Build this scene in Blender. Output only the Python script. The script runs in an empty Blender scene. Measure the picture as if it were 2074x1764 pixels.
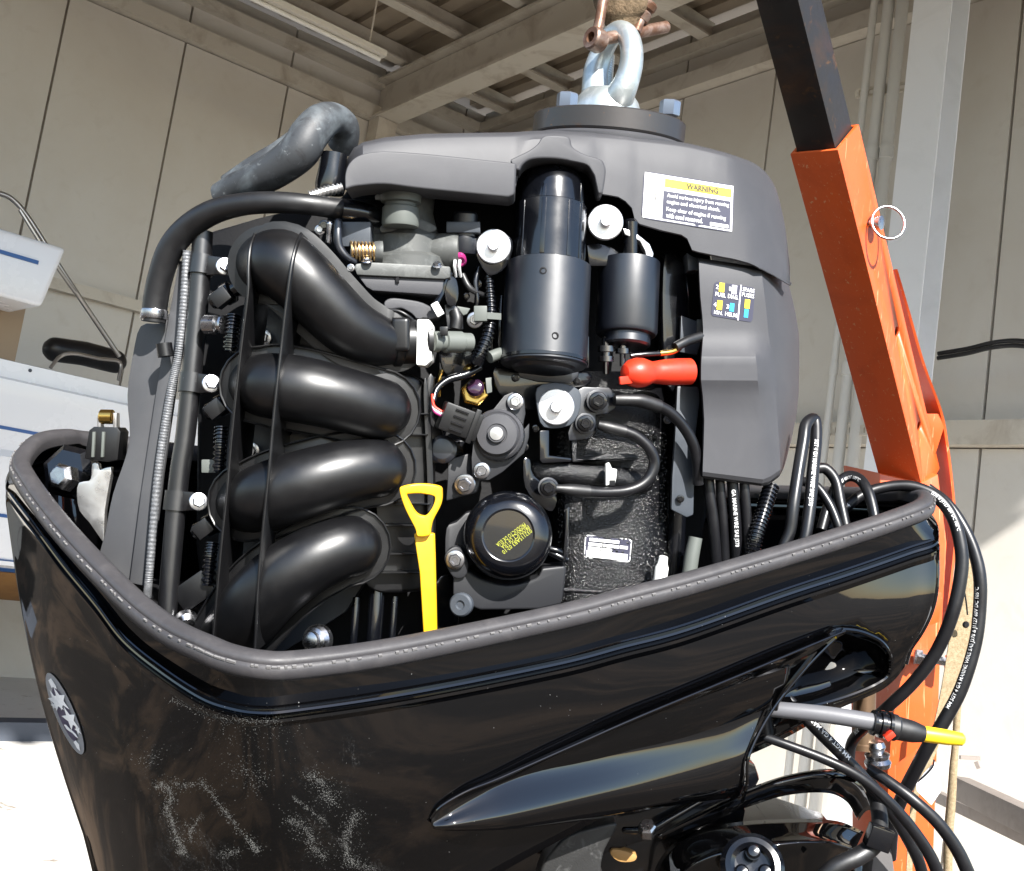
import bpy, bmesh, math, random
from mathutils import Vector, Matrix
from mathutils.bvhtree import BVHTree
random.seed(7)
scene = bpy.context.scene
COL = scene.collection
rad = math.radians

# ------------------------------------------------------------------ camera
CX, CY, F = 1037.0, 882.0, 2224.0          # photo measured at 2074 x 1764
cam_d = bpy.data.cameras.new("camera")
cam_d.sensor_width = 36.0
cam_d.lens = 36.0 * F / 2074.0
cam_d.clip_start = 0.05
cam_d.clip_end = 2000
cam = bpy.data.objects.new("camera", cam_d)
COL.objects.link(cam)
EYE = Vector((0, 0, 1.5))
CAMROT = Matrix.Rotation(rad(90 + 7.0), 4, 'X') @ Matrix.Rotation(rad(8.4), 4, 'Z')
CAMM = Matrix.Translation(EYE) @ CAMROT
cam.matrix_world = CAMM
scene.camera = cam

# ------------------------------------------------------------------ sky, sun, exposure
SUN = Vector((0.27, -0.76, 0.59)).normalized()     # towards the sun
world = bpy.data.worlds.new("World")
scene.world = world
world.use_nodes = True
wn = world.node_tree
sky = wn.nodes.new("ShaderNodeTexSky")
sky.sky_type = 'NISHITA'
sky.sun_disc = False
sky.sun_elevation = math.asin(SUN.z)
sky.sun_rotation = math.atan2(SUN.x, SUN.y)
sky.altitude = 0
sky.air_density = 1.0
sky.dust_density = 0.6
bg = wn.nodes["Background"]
bg.inputs[1].default_value = 0.105
wn.links.new(sky.outputs[0], bg.inputs[0])
sun_d = bpy.data.lights.new("sun", 'SUN')
sun_d.energy = 5.0
sun_d.angle = rad(0.53)
sun_d.color = (1.0, 0.97, 0.92)
sun = bpy.data.objects.new("sun", sun_d)
sun.rotation_euler = (-SUN).to_track_quat('-Z', 'Y').to_euler()
sun.location = (3, -6, 9)
COL.objects.link(sun)
scene.view_settings.view_transform = 'Standard'
scene.view_settings.look = 'None'
scene.view_settings.exposure = 1.35
scene.view_settings.gamma = 1.0
scene.view_settings.use_curve_mapping = False

# ------------------------------------------------------------------ measuring helpers
# motor frame: x right, y away from the camera, z up, metres; origin 1 m in front of the lens
MF = CAMM @ Matrix(((1, 0, 0, 0), (0, 0, 1, 0), (0, -1, 0, -1), (0, 0, 0, 1)))

def E(px, py, y):
    d = 1 + y / 1000.0
    return Vector(((px - CX) * d / F, y / 1000.0, (CY - py) * d / F))

def yb(px):                                # the engine's face recedes to the right
    a = -40 + 0.16 * (px - 600)
    b = -40 + 0.15 * (600 - px)
    return math.log(math.exp(a / 18) + math.exp(b / 18)) * 18

def q(px, py, off=0):
    return E(px, py, yb(px) + off)

def mpx(px, off=0):                        # metres per photo pixel there
    return (1 + (yb(px) + off) / 1000.0) / F

ZR = {'1': (0, 0, .3483), '2': (667, 0, .375), '3': (1333.5, 0, .3568), '4': (222.3, 389, .3214),
      '5': (833.5, 333.4, .3214), '6': (778, 722.4, .3482), '7': (1333.5, 444.5, .3568), '8': (0, 778, .3214),
      '9': (0, 1222.5, .4018), '10': (778, 1222.5, .3482), '11': (1389.2, 1222.5, .33), '12': (1389.2, 889, .33),
      'A': (1055.8, 1444.8, .375), 'B': (0, 361.2, .2678), 'C': (1778.3, 1389.3, .2127), 'D': (0, 1055.8, .2835),
      'E': (611.3, 333.4, .189), 'F': (333.4, 639, .378), 'W': (1289.3, 333.4, .1072), 'U': (1422.6, 555.7, .063),
      'M': (77.8, 1344.8, .1134), 'L': (944.7, 1000.3, .1008), 'K': (1155.9, 1055.8, .0697)}

def Z(k, x, y):
    a = ZR[k]
    return (a[0] + x * a[2], a[1] + y * a[2])

def zl(k, *pts):
    return [Z(k, p[0], p[1]) + tuple(p[2:]) for p in pts]

def world_ray(px, py):
    o = CAMM.translation
    return o, ((MF @ E(px, py, 0)) - o)

def at_depth(px, py, dist):                # world point at a horizontal distance along +Y
    o, d = world_ray(px, py)
    return o + d * (dist / d.y)

# ------------------------------------------------------------------ materials
MATS = {}

def mat(name, col=(.1, .1, .1), rough=.5, metal=0.0, bump=None, coat=0.0, var=None, rvar=None, emit=None, spec=None, scratch=None):
    if name in MATS:
        return MATS[name]
    m = bpy.data.materials.new(name)
    m.use_nodes = True
    nt = m.node_tree
    b = nt.nodes["Principled BSDF"]
    b.inputs["Base Color"].default_value = (*col, 1)
    b.inputs["Roughness"].default_value = rough
    b.inputs["Metallic"].default_value = metal
    if coat:
        b.inputs["Coat Weight"].default_value = coat
        b.inputs["Coat Roughness"].default_value = .03
    if spec is not None:
        b.inputs["Specular IOR Level"].default_value = spec
    tc = nt.nodes.new("ShaderNodeTexCoord")

    def noise(scale, detail=4, rough=.6, dist=0.0):
        n = nt.nodes.new("ShaderNodeTexNoise")
        n.inputs["Scale"].default_value = scale
        n.inputs["Detail"].default_value = detail
        n.inputs["Roughness"].default_value = rough
        n.inputs["Distortion"].default_value = dist
        nt.links.new(tc.outputs["Object"], n.inputs["Vector"])
        return n
    if var:                                # [(scale, lo, hi, colour), ...] patches of other colours
        prev = None
        for (sc, lo, hi, c2) in var:
            n = noise(sc, 6, .65, .6)
            r = nt.nodes.new("ShaderNodeMapRange")
            r.inputs[1].default_value, r.inputs[2].default_value = lo, hi
            nt.links.new(n.outputs[0], r.inputs[0])
            mx = nt.nodes.new("ShaderNodeMix")
            mx.data_type = 'RGBA'
            mx.inputs[6].default_value = (*col, 1)
            mx.inputs[7].default_value = (*c2, 1)
            nt.links.new(r.outputs[0], mx.inputs[0])
            if prev:
                nt.links.new(prev.outputs[2], mx.inputs[6])
            prev = mx
        nt.links.new(prev.outputs[2], b.inputs["Base Color"])
    if rvar:                               # (scale, lo, hi)
        n = noise(rvar[0], 5)
        r = nt.nodes.new("ShaderNodeMapRange")
        r.inputs[1].default_value, r.inputs[2].default_value = .3, .7
        r.inputs[3].default_value, r.inputs[4].default_value = rvar[1], rvar[2]
        nt.links.new(n.outputs[0], r.inputs[0])
        nt.links.new(r.outputs[0], b.inputs["Roughness"])
    if bump:                               # (scale, strength, distance mm)
        n = noise(bump[0], 3)
        bp = nt.nodes.new("ShaderNodeBump")
        bp.inputs["Strength"].default_value = bump[1]
        bp.inputs["Distance"].default_value = bump[2] / 1000.0
        nt.links.new(n.outputs[0], bp.inputs["Height"])
        nt.links.new(bp.outputs[0], b.inputs["Normal"])
    if scratch:                            # long thin marks along z
        mp = nt.nodes.new("ShaderNodeMapping")
        mp.inputs["Scale"].default_value = scratch[0]
        mp.inputs["Rotation"].default_value = (.2, .35, .1)
        nt.links.new(tc.outputs["Object"], mp.inputs[0])
        n = nt.nodes.new("ShaderNodeTexNoise")
        n.inputs["Scale"].default_value = 1.0
        n.inputs["Detail"].default_value = 3
        n.inputs["Distortion"].default_value = .8
        nt.links.new(mp.outputs[0], n.inputs["Vector"])
        r = nt.nodes.new("ShaderNodeMapRange")
        r.inputs[1].default_value, r.inputs[2].default_value = scratch[1], scratch[1] + .03
        nt.links.new(n.outputs[0], r.inputs[0])
        mx = nt.nodes.new("ShaderNodeMix")
        mx.data_type = 'RGBA'
        mx.inputs[7].default_value = (*scratch[2], 1)
        nt.links.new(r.outputs[0], mx.inputs[0])
        nt.links.new(prev.outputs[2], mx.inputs[6])
        nt.links.new(mx.outputs[2], b.inputs["Base Color"])
    if emit:
        b.inputs["Emission Color"].default_value = (*col, 1)
        b.inputs["Emission Strength"].default_value = emit
    MATS[name] = m
    return m

COVER = mat("grained_cover_plastic", (.044, .044, .049), .56, spec=.5, bump=(1500, .35, .25), var=[(25, .45, .75, (.051, .051, .056))])
BLACKPL = mat("black_moulded_plastic", (.0032, .0032, .0038), .38, bump=(900, .10, .15), rvar=(60, .34, .43), spec=.6)
BLACKPL2 = mat("black_bracket_plastic", (.014, .0145, .017), .5, bump=(700, .2, .2))
RUBBER = mat("black_rubber", (.007, .007, .008), .46, rvar=(90, .38, .55), bump=(800, .12, .2), spec=.7)
SEALR = mat("weathered_seal_rubber", (.042, .040, .043), .5, rvar=(70, .4, .6), bump=(350, .25, .4), var=[(40, .5, .75, (.062, .058, .060))])
DUSTY = mat("dusty_hose_rubber", (.035, .038, .042), .55, var=[(22, .45, .65, (.10, .115, .125)), (150, .63, .74, (.20, .215, .22)), (40, .56, .66, (.02, .02, .022))], bump=(300, .3, .5))
GLOSS = mat("gloss_black_paint", (.0026, .003, .0045), .22, coat=.6, rvar=(40, .16, .30), bump=(120, .06, .3))
SATIN = mat("satin_black_enamel", (.003, .0045, .009), .36, rvar=(50, .33, .40), bump=(200, .08, .2), spec=1.0)
CRINKLE = mat("speckled_block_paint", (.005, .005, .006), .2, bump=(700, .8, 1.4))
DARKBLK = mat("dark_block_paint", (.004, .004, .005), .65, spec=.25, bump=(300, .3, .6))
SLATE = mat("slate_bracket", (.05, .058, .07), .45, bump=(600, .15, .2), rvar=(60, .35, .55))
ZINC = mat("bright_zinc", (.80, .80, .82), .38, .85, rvar=(200, .28, .48))
STEEL = mat("plated_steel", (.46, .46, .48), .25, 1.0, rvar=(150, .18, .38))
DULL = mat("dull_cast_alloy", (.080, .083, .080), .55, .2, bump=(900, .3, .3), var=[(90, .5, .7, (.125, .13, .125))])
CAPGREY = mat("grey_green_plastic", (.11, .12, .11), .5, bump=(900, .1, .1))
BRASS = mat("brass", (.72, .50, .24), .28, 1.0, rvar=(120, .2, .4))
GOLD = mat("gold_chromate", (.60, .38, .10), .25, 1.0)
RED = mat("red_boot_rubber", (.66, .035, .012), .42, bump=(300, .1, .3), rvar=(60, .34, .5), var=[(60, .5, .72, (.52, .028, .012))])
PURPLE = mat("magenta_seal", (.30, .02, .13), .35)
YELLOW = mat("yellow_plastic", (.78, .42, .010), .42, bump=(350, .12, .3), rvar=(50, .33, .52), var=[(45, .52, .72, (.66, .33, .012)), (220, .66, .74, (.35, .18, .02))])
YELLOW2 = mat("bright_yellow_plug", (.90, .62, .02), .4)
SILVERSLEEVE = mat("silver_sleeve", (.13, .135, .145), .45, .3, bump=(900, .6, .6), var=[(300, .45, .6, (.22, .225, .235))])
PANEL = mat("grey_side_panel", (.070, .071, .076), .5, bump=(900, .2, .2), var=[(14, .45, .7, (.085, .086, .09))])
ALU = mat("raw_aluminium", (.62, .61, .60), .35, .9, rvar=(80, .25, .45))
CABLE = mat("black_cable_jacket", (.007, .007, .0085), .36, rvar=(60, .28, .46), bump=(260, .08, .3))
WHITE = mat("white_print", (.80, .80, .80), .5)
LABELWHITE = mat("white_label", (.82, .82, .82), .45)
LABELBLK = mat("dark_label_ink", (.035, .035, .06), .4)
LABELYEL = mat("yellow_label_ink", (.80, .62, .03), .45)
DARKINK = mat("brown_black_ink", (.06, .045, .02), .5)
LIME = mat("lime_yellow_stamp", (.42, .44, .03), .6)
BLUEF = mat("blue_fuse_ink", (.03, .35, .70), .4)
CLEARF = mat("pale_fuse_ink", (.75, .72, .80), .4)
GREYROD = mat("grey_conduit_sleeve", (.115, .115, .125), .5, rvar=(40, .4, .6))
NYLON = mat("white_nylon_clip", (.78, .78, .74), .4)
ORANGE = mat("orange_hoist_paint", (.66, .098, .016), .42, spec=.8, var=[(9, .52, .74, (.54, .075, .012)), (60, .66, .72, (.60, .22, .09))], rvar=(20, .36, .5), bump=(90, .08, .4), scratch=((260, 260, 9), .655, (.66, .28, .13)))
BLACKSTEEL = mat("rusty_black_steel", (.034, .030, .028), .42, .4, var=[(11, .5, .72, (.075, .04, .024)), (45, .60, .70, (.13, .065, .028))], bump=(140, .25, .6), rvar=(25, .3, .6))
GALV = mat("galvanised_steel", (.55, .60, .60), .42, .8, bump=(160, .4, .8), var=[(60, .5, .65, (.72, .76, .76))])
RUSTY = mat("rust_brown_steel", (.15, .075, .045), .42, .55, var=[(45, .42, .62, (.30, .22, .18))], bump=(220, .4, .6))
DISC = mat("flange_steel_rust_spots", (.09, .085, .085), .38, .75, var=[(30, .60, .70, (.17, .075, .03)), (130, .64, .72, (.30, .14, .05))], bump=(150, .2, .4))
WEB = mat("brown_webbing", (.17, .115, .065), .85, var=[(140, .4, .6, (.09, .06, .03))], bump=(450, .8, 1.5))
STRAP = mat("tan_webbing", (.34, .26, .16), .85, var=[(220, .4, .6, (.24, .18, .10))], bump=(500, .7, 1.0))
WALL = mat("painted_wall_sheet", (.63, .60, .55), .6, var=[(.7, .4, .65, (.59, .55, .49)), (5, .55, .75, (.57, .53, .47))], bump=(8, .06, 6))
GIRT = mat("painted_girt_steel", (.60, .55, .47), .5, var=[(3, .5, .7, (.42, .36, .29))])
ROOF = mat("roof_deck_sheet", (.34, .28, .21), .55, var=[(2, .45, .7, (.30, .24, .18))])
WHITEST = mat("white_painted_steel", (.80, .805, .82), .5, var=[(2.5, .5, .7, (.74, .745, .755))])
PIPE = mat("pale_conduit", (.62, .60, .56), .5)
SOIL = mat("brown_yard_dirt", (.020, .015, .011), .9, var=[(.9, .48, .60, (.085, .058, .038)), (4, .55, .7, (.035, .026, .02))], bump=(30, .5, 6))  # unseen dark yard; patches added to give the cowl reflected shapes
CONC = mat("concrete_yard", (.60, .58, .55), .85, var=[(1.1, .45, .65, (.54, .52, .49)), (14, .58, .72, (.46, .43, .40)), (3.1, .62, .68, (.24, .20, .16))], bump=(45, .4, 3))
GEL = mat("white_gelcoat", (.76, .77, .80), .25, coat=.4, rvar=(3, .2, .35))
BLUEST = mat("blue_hull_stripe", (.015, .085, .28), .3)
BROWNP = mat("brown_post_paint", (.30, .22, .14), .6)
OCHRE = mat("ochre_antifoul", (.26, .13, .035), .7, var=[(4, .45, .7, (.16, .07, .03))])
DARKTIM = mat("dark_cradle_timber", (.06, .07, .09), .8)
TIMBER = mat("weathered_board", (.22, .19, .17), .8, var=[(8, .45, .7, (.18, .15, .13))], bump=(60, .3, 2))
TUBEALU = mat("boat_rail_tube", (.42, .40, .38), .3, .9)
PAPER = mat("paper_tag", (.82, .80, .82), .7)
LAMPW = mat("lamp_white_enamel", (.72, .68, .60), .5)

def cowl_paint():
    m = mat("gloss_cowl_paint", (.0010, .0010, .0012), .03, coat=.0, spec=1.0)
    nt = m.node_tree
    b = nt.nodes["Principled BSDF"]
    tc = nt.nodes.new("ShaderNodeTexCoord")

    def nz(sc, det, dist, off):
        mp = nt.nodes.new("ShaderNodeMapping")
        mp.inputs["Location"].default_value = off
        n = nt.nodes.new("ShaderNodeTexNoise")
        n.inputs["Scale"].default_value = sc
        n.inputs["Detail"].default_value = det
        n.inputs["Roughness"].default_value = .7
        n.inputs["Distortion"].default_value = dist
        nt.links.new(tc.outputs["Object"], mp.inputs[0])
        nt.links.new(mp.outputs[0], n.inputs["Vector"])
        return n

    def rng(src, lo, hi, o0=0.0, o1=1.0):
        r = nt.nodes.new("ShaderNodeMapRange")
        r.interpolation_type = 'SMOOTHSTEP'
        r.inputs[1].default_value, r.inputs[2].default_value = lo, hi
        r.inputs[3].default_value, r.inputs[4].default_value = o0, o1
        nt.links.new(src, r.inputs[0])
        return r.outputs[0]

    def mul(a, c):
        n = nt.nodes.new("ShaderNodeMath")
        n.operation = 'MULTIPLY'
        nt.links.new(a, n.inputs[0])
        if isinstance(c, float):
            n.inputs[1].default_value = c
        else:
            nt.links.new(c, n.inputs[1])
        return n.outputs[0]

    def add(a, c):
        n = nt.nodes.new("ShaderNodeMath")
        n.operation = 'ADD'
        n.use_clamp = True
        nt.links.new(a, n.inputs[0])
        nt.links.new(c, n.inputs[1])
        return n.outputs[0]
    # a handled patch of polish dust low on the near corner: x -0.36..-0.09, z -0.42..-0.22
    sep = nt.nodes.new("ShaderNodeSeparateXYZ")
    nt.links.new(tc.outputs["Object"], sep.inputs[0])
    zone = mul(mul(rng(sep.outputs[0], -.32, -.285), rng(sep.outputs[0], -.085, -.13)),
               mul(rng(sep.outputs[2], -.225, -.262), rng(sep.outputs[2], -.50, -.34)))
    big = nz(15, 5, 1.4, (.3, 0, .1))
    ridge = nt.nodes.new("ShaderNodeMath")          # thin smear lines where the noise crosses .5
    ridge.operation = 'SUBTRACT'
    nt.links.new(big.outputs[0], ridge.inputs[0])
    ridge.inputs[1].default_value = .52
    ab = nt.nodes.new("ShaderNodeMath")
    ab.operation = 'ABSOLUTE'
    nt.links.new(ridge.outputs[0], ab.inputs[0])
    line = mul(rng(ab.outputs[0], .034, .0), rng(nz(9, 2, 0, (2, 1, 0)).outputs[0], .50, .58))
    grain = rng(nz(900, 2, 0, (0, 0, 0)).outputs[0], .45, .70)
    smear = mul(mul(line, zone), mul(grain, .12))
    haze = mul(mul(rng(nz(9, 6, 1.0, (5, 2, 1)).outputs[0], .5, .8), zone), mul(grain, .07))
    specks = mul(rng(nz(420, 1, 0, (7, 3, 2)).outputs[0], .80, .84), .35)
    tot = add(add(mul(smear, .95), haze), specks)
    mx = nt.nodes.new("ShaderNodeMix")
    mx.data_type = 'RGBA'
    mx.inputs[6].default_value = (.0010, .0010, .0012, 1)
    mx.inputs[7].default_value = (.50, .50, .49, 1)
    nt.links.new(tot, mx.inputs[0])
    nt.links.new(mx.outputs[2], b.inputs["Base Color"])
    nt.links.new(rng(tot, 0, .5, .03, .6), b.inputs["Roughness"])
    bp = nt.nodes.new("ShaderNodeBump")
    bp.inputs["Strength"].default_value = .02
    bp.inputs["Distance"].default_value = .001
    nt.links.new(nz(30, 2, 0, (0, 0, 0)).outputs[0], bp.inputs["Height"])
    nt.links.new(bp.outputs[0], b.inputs["Normal"])
    return m

COWL = cowl_paint()

# ------------------------------------------------------------------ mesh helpers
def mk(name, verts, faces, m, parent=None, sharp=38, recalc=True, bevel=0, bseg=2):
    me = bpy.data.meshes.new(name)
    me.from_pydata([tuple(v) for v in verts], [], faces)
    if recalc or bevel:
        bm = bmesh.new()
        bm.from_mesh(me)
        bmesh.ops.recalc_face_normals(bm, faces=bm.faces)
        if bevel:
            es = [e for e in bm.edges if len(e.link_faces) == 2 and e.calc_face_angle(0) > rad(40)]
            bmesh.ops.bevel(bm, geom=es, offset=bevel, segments=bseg, profile=.6, affect='EDGES', clamp_overlap=True)
            bmesh.ops.recalc_face_normals(bm, faces=bm.faces)
        bm.to_mesh(me)
        bm.free()
    me.polygons.foreach_set("use_smooth", [True] * len(me.polygons))
    if sharp < 179:
        me.set_sharp_from_angle(angle=rad(sharp))
    if m:
        me.materials.append(m)
    o = bpy.data.objects.new(name, me)
    COL.objects.link(o)
    if parent is not None:
        o.parent = parent
    return o

def inst(name, me, parent, loc, direction=(0, -1, 0), scale=1.0, spin=0.0):
    o = bpy.data.objects.new(name, me)
    COL.objects.link(o)
    o.parent = parent
    o.location = loc
    qn = Vector((0, -1, 0)).rotation_difference(Vector(direction).normalized())
    o.rotation_mode = 'QUATERNION'
    o.rotation_quaternion = qn @ Vector((0, 1, 0)).to_track_quat('Y', 'Z') @ Matrix.Rotation(spin, 3, 'Y').to_quaternion()
    o.scale = (scale,) * 3 if not hasattr(scale, '__len__') else scale
    return o

def cr(P, n=6, closed=False):
    """Catmull-Rom through tuples/vectors of any length"""
    P = [tuple(p) for p in P]
    N = len(P)
    out = []
    rng = range(N if closed else N - 1)
    for i in rng:
        if closed:
            p0, p1, p2, p3 = P[i - 1], P[i], P[(i + 1) % N], P[(i + 2) % N]
        else:
            p1, p2 = P[i], P[i + 1]
            p0 = P[i - 1] if i > 0 else tuple(2 * a - b for a, b in zip(p1, p2))
            p3 = P[i + 2] if i + 2 < N else tuple(2 * b - a for a, b in zip(p1, p2))
        for k in range(n):
            t = k / n
            out.append(tuple(.5 * (2 * b + (c - a) * t + (2 * a - 5 * b + 4 * c - d) * t * t + (3 * b - a - 3 * c + d) * t ** 3)
                             for a, b, c, d in zip(p0, p1, p2, p3)))
    if not closed:
        out.append(P[-1])
    return out

def frames(pts):
    T = []
    for i in range(len(pts)):
        a = pts[max(i - 1, 0)]
        b = pts[min(i + 1, len(pts) - 1)]
        T.append((b - a).normalized())
    up = Vector((0, -1, 0))
    if abs(T[0].dot(up)) > .95:
        up = Vector((0, 0, 1))
    nrm = (up - T[0] * up.dot(T[0])).normalized()
    N = [nrm]
    for i in range(1, len(pts)):
        v = N[-1] - T[i] * N[-1].dot(T[i])
        N.append(v.normalized())
    return T, N

def sweep(name, pts, rs, m, parent, seg=14, caps=True, rnd=(False, False), flat=None, sharp=38):
    """tube through 3D points with radii; rnd = rounded ends; flat = (scale across, scale along the first normal)"""
    pts = [Vector(p) for p in pts]
    rs = list(rs)
    if rnd[0]:
        d = (pts[0] - pts[1]).normalized()
        r = rs[0]
        pts = [pts[0] + d * r * k for k in (.98, .8, .5, .25)] + pts
        rs = [r * .12, r * .58, r * .85, r * .965] + rs
    if rnd[1]:
        d = (pts[-1] - pts[-2]).normalized()
        r = rs[-1]
        pts = pts + [pts[-1] + d * r * k for k in (.25, .5, .8, .98)]
        rs = rs + [r * .965, r * .85, r * .58, r * .12]
    T, N = frames(pts)
    V, Fc = [], []
    fx, fy = flat or (1, 1)
    for p, t, n, r in zip(pts, T, N, rs):
        b = t.cross(n)
        for k in range(seg):
            a = 2 * math.pi * k / seg
            V.append(p + n * (math.cos(a) * r * fy) + b * (math.sin(a) * r * fx))
    for i in range(len(pts) - 1):
        for k in range(seg):
            a, b2 = i * seg + k, i * seg + (k + 1) % seg
            Fc.append((a, b2, b2 + seg, a + seg))
    if caps:
        Fc.append(tuple(range(seg))[::-1])
        Fc.append(tuple(range((len(pts) - 1) * seg, len(pts) * seg)))
    return mk(name, V, Fc, m, parent, sharp)

def hose(name, dp, m, parent, n=6, seg=14, absy=False, **k):
    """dp: (px, py, offset mm, radius px)"""
    c = cr(dp, n)
    if absy:
        pts = [E(p[0], p[1], p[2]) for p in c]
        rs = [p[3] * (1 + p[2] / 1000) / F for p in c]
    else:
        pts = [q(p[0], p[1], p[2]) for p in c]
        rs = [p[3] * mpx(p[0], p[2]) for p in c]
    return sweep(name, pts, rs, m, parent, seg, **k)

def corr(name, dp, m, parent, turns, amp=.12, absy=False, seg=14):
    """corrugated conduit"""
    c = cr(dp, max(3, int(turns * 4 / max(1, len(dp) - 1))))
    pts, rs = [], []
    for i, p in enumerate(c):
        y = p[2] if absy else yb(p[0]) + p[2]
        pts.append(E(p[0], p[1], y))
        rs.append(p[3] * (1 + y / 1000) / F * (1 + amp * (1, 1, -1, -1)[i % 4]))
    return sweep(name, pts, rs, m, parent, seg, sharp=30)

def plate(name, dp, f, t, m, parent, bevel=.8, seg=2, rnd=0, absy=False, sharp=38):
    """outline in photo pixels, front at offset f mm, t mm thick"""
    if rnd:
        dp = cr([p[:2] for p in dp], rnd, True)
    fr = [E(p[0], p[1], f) if absy else q(p[0], p[1], f) for p in dp]
    n = len(fr)
    V = fr + [v + Vector((0, t / 1000.0, 0)) for v in fr]
    Fc = [tuple(range(n)), tuple(range(2 * n - 1, n - 1, -1))] + [(i, i + n, (i + 1) % n + n, (i + 1) % n) for i in range(n)]
    return mk(name, V, Fc, m, parent, sharp, bevel=bevel / 1000.0, bseg=seg)

def box(name, c, size, m, parent, rot=None, bevel=0, bseg=2):
    V = [Vector((x, y, z)) for x in (-.5, .5) for y in (-.5, .5) for z in (-.5, .5)]
    V = [Vector((v.x * size[0], v.y * size[1], v.z * size[2])) for v in V]
    if rot is not None:
        V = [rot @ v for v in V]
    V = [v + Vector(c) for v in V]
    Fc = [(0, 1, 3, 2), (4, 6, 7, 5), (0, 4, 5, 1), (2, 3, 7, 6), (0, 2, 6, 4), (1, 5, 7, 3)]
    return mk(name, V, Fc, m, parent, bevel=bevel, bseg=bseg)

def bar(name, a, b, w, h, m, parent, up=(0, 0, 1), bevel=0):
    a, b = Vector(a), Vector(b)
    d = b - a
    t = d.normalized()
    u = Vector(up)
    u = (u - t * u.dot(t)).normalized()
    s = t.cross(u)
    R = Matrix((s, t, u)).transposed()
    return box(name, (a + b) / 2, (w, d.length, h), m, parent, R, bevel)

def lathe(name, o, axis, prof, m, parent, seg=36, sharp=30):
    """prof: (radius, distance along axis) in metres"""
    axis = Vector(axis).normalized()
    u = axis.orthogonal().normalized()
    v = axis.cross(u)
    V, Fc = [], []
    for (r, h) in prof:
        r = max(r, 1e-5)
        for k in range(seg):
            a = 2 * math.pi * k / seg
            V.append(Vector(o) + axis * h + (u * math.cos(a) + v * math.sin(a)) * r)
    for i in range(len(prof) - 1):
        for k in range(seg):
            a, b = i * seg + k, i * seg + (k + 1) % seg
            Fc.append((a, b, b + seg, a + seg))
    Fc.append(tuple(range(seg))[::-1])
    Fc.append(tuple(range((len(prof) - 1) * seg, len(prof) * seg)))
    return mk(name, V, Fc, m, parent, sharp)

def grid(name, rows, m, parent, close_u=False, sharp=38, solid=0):
    nu = len(rows[0])
    V = [v for r in rows for v in r]
    Fc = []
    for j in range(len(rows) - 1):
        for i in range(nu if close_u else nu - 1):
            a, b = j * nu + i, j * nu + (i + 1) % nu
            Fc.append((a, b, b + nu, a + nu))
    o = mk(name, V, Fc, m, parent, sharp)
    if solid:
        s = o.modifiers.new("solid", 'SOLIDIFY')
        s.thickness = solid
        s.offset = -1
    return o

def solidify(o, t):
    """wall thickness on the side away from the viewer"""
    s = 0.0
    tr = bvh(o)
    for p in list(o.data.polygons)[::3]:
        d = (p.center - EYEE).normalized()
        h = tr.ray_cast(EYEE, d)
        if h[0] is not None and h[2] == p.index and abs(p.normal.dot(d)) > .3:
            s += -p.normal.dot(d) * p.area
    md = o.modifiers.new("solid", 'SOLIDIFY')
    md.thickness = t
    md.offset = -1 if s > 0 else 1
    return md

def bvh(*objs):
    V, Fc = [], []
    for o in objs:
        b = len(V)
        V += [v.co.copy() for v in o.data.vertices]
        Fc += [tuple(i + b for i in p.vertices) for p in o.data.polygons]
    return BVHTree.FromPolygons(V, Fc)

EYEE = Vector((0, -1, 0))

def hit(tree, px, py, lift=.4):
    d = (E(px, py, 0) - EYEE).normalized()
    h = tree.ray_cast(EYEE, d)
    if h[0] is None:
        return None
    n = h[1] if h[1].dot(d) < 0 else -h[1]
    return h[0] + n * (lift / 1000.0)

def quad_map(Q, u, v):
    a, b, c, d = Q                       # top-left, top-right, bottom-right, bottom-left in photo pixels
    x = (a[0] * (1 - u) + b[0] * u) * (1 - v) + (d[0] * (1 - u) + c[0] * u) * v
    y = (a[1] * (1 - u) + b[1] * u) * (1 - v) + (d[1] * (1 - u) + c[1] * u) * v
    return x, y

def decal(name, Q, tree, m, parent, lift=.4, nu=10, nv=6, poly=None, back=None):
    """thin print or sticker laid on a surface; Q measured on the photo; poly = unit outline"""
    if poly is None:
        rows = []
        for j in range(nv + 1):
            rows.append([hit(tree, *quad_map(Q, i / nu, j / nv), lift) for i in range(nu + 1)])
        return grid(name, rows, m, parent)
    V = [hit(tree, *quad_map(Q, u, v), lift) for u, v in poly]
    return mk(name, V, [tuple(range(len(V)))], m, parent)

RB = []
for cx_, cy_, a0 in ((.93, .12, -90), (.93, .88, 0), (.07, .88, 90), (.07, .12, 180)):
    for k in range(5):
        a = rad(a0 + 22.5 * k)
        RB.append((cx_ + .07 * math.cos(a), cy_ + .12 * math.sin(a)))

def text_mesh(s, bold=.012):
    cu = bpy.data.curves.new("print", 'FONT')
    cu.body = s
    cu.size = 1
    cu.resolution_u = 2
    cu.offset = bold
    o = bpy.data.objects.new("print", cu)
    COL.objects.link(o)
    dg = bpy.context.evaluated_depsgraph_get()
    dg.update()
    me = o.evaluated_get(dg).to_mesh()
    V = [v.co.copy() for v in me.vertices]
    Fc = [tuple(p.vertices) for p in me.polygons]
    o.evaluated_get(dg).to_mesh_clear()
    bpy.data.objects.remove(o)
    bpy.data.curves.remove(cu)
    return V, Fc

def text_on(name, s, Q, tree, m, parent, lift=.7, fit=True, bold=0):
    V, Fc = text_mesh(s, bold or .012)
    x0, x1 = min(v.x for v in V), max(v.x for v in V)
    y0, y1 = min(v.y for v in V), max(v.y for v in V)
    out = []
    for v in V:
        out.append(hit(tree, *quad_map(Q, (v.x - x0) / (x1 - x0), 1 - (v.y - y0) / (y1 - y0)), lift))
    return mk(name, out, Fc, m, parent, recalc=False)

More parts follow.
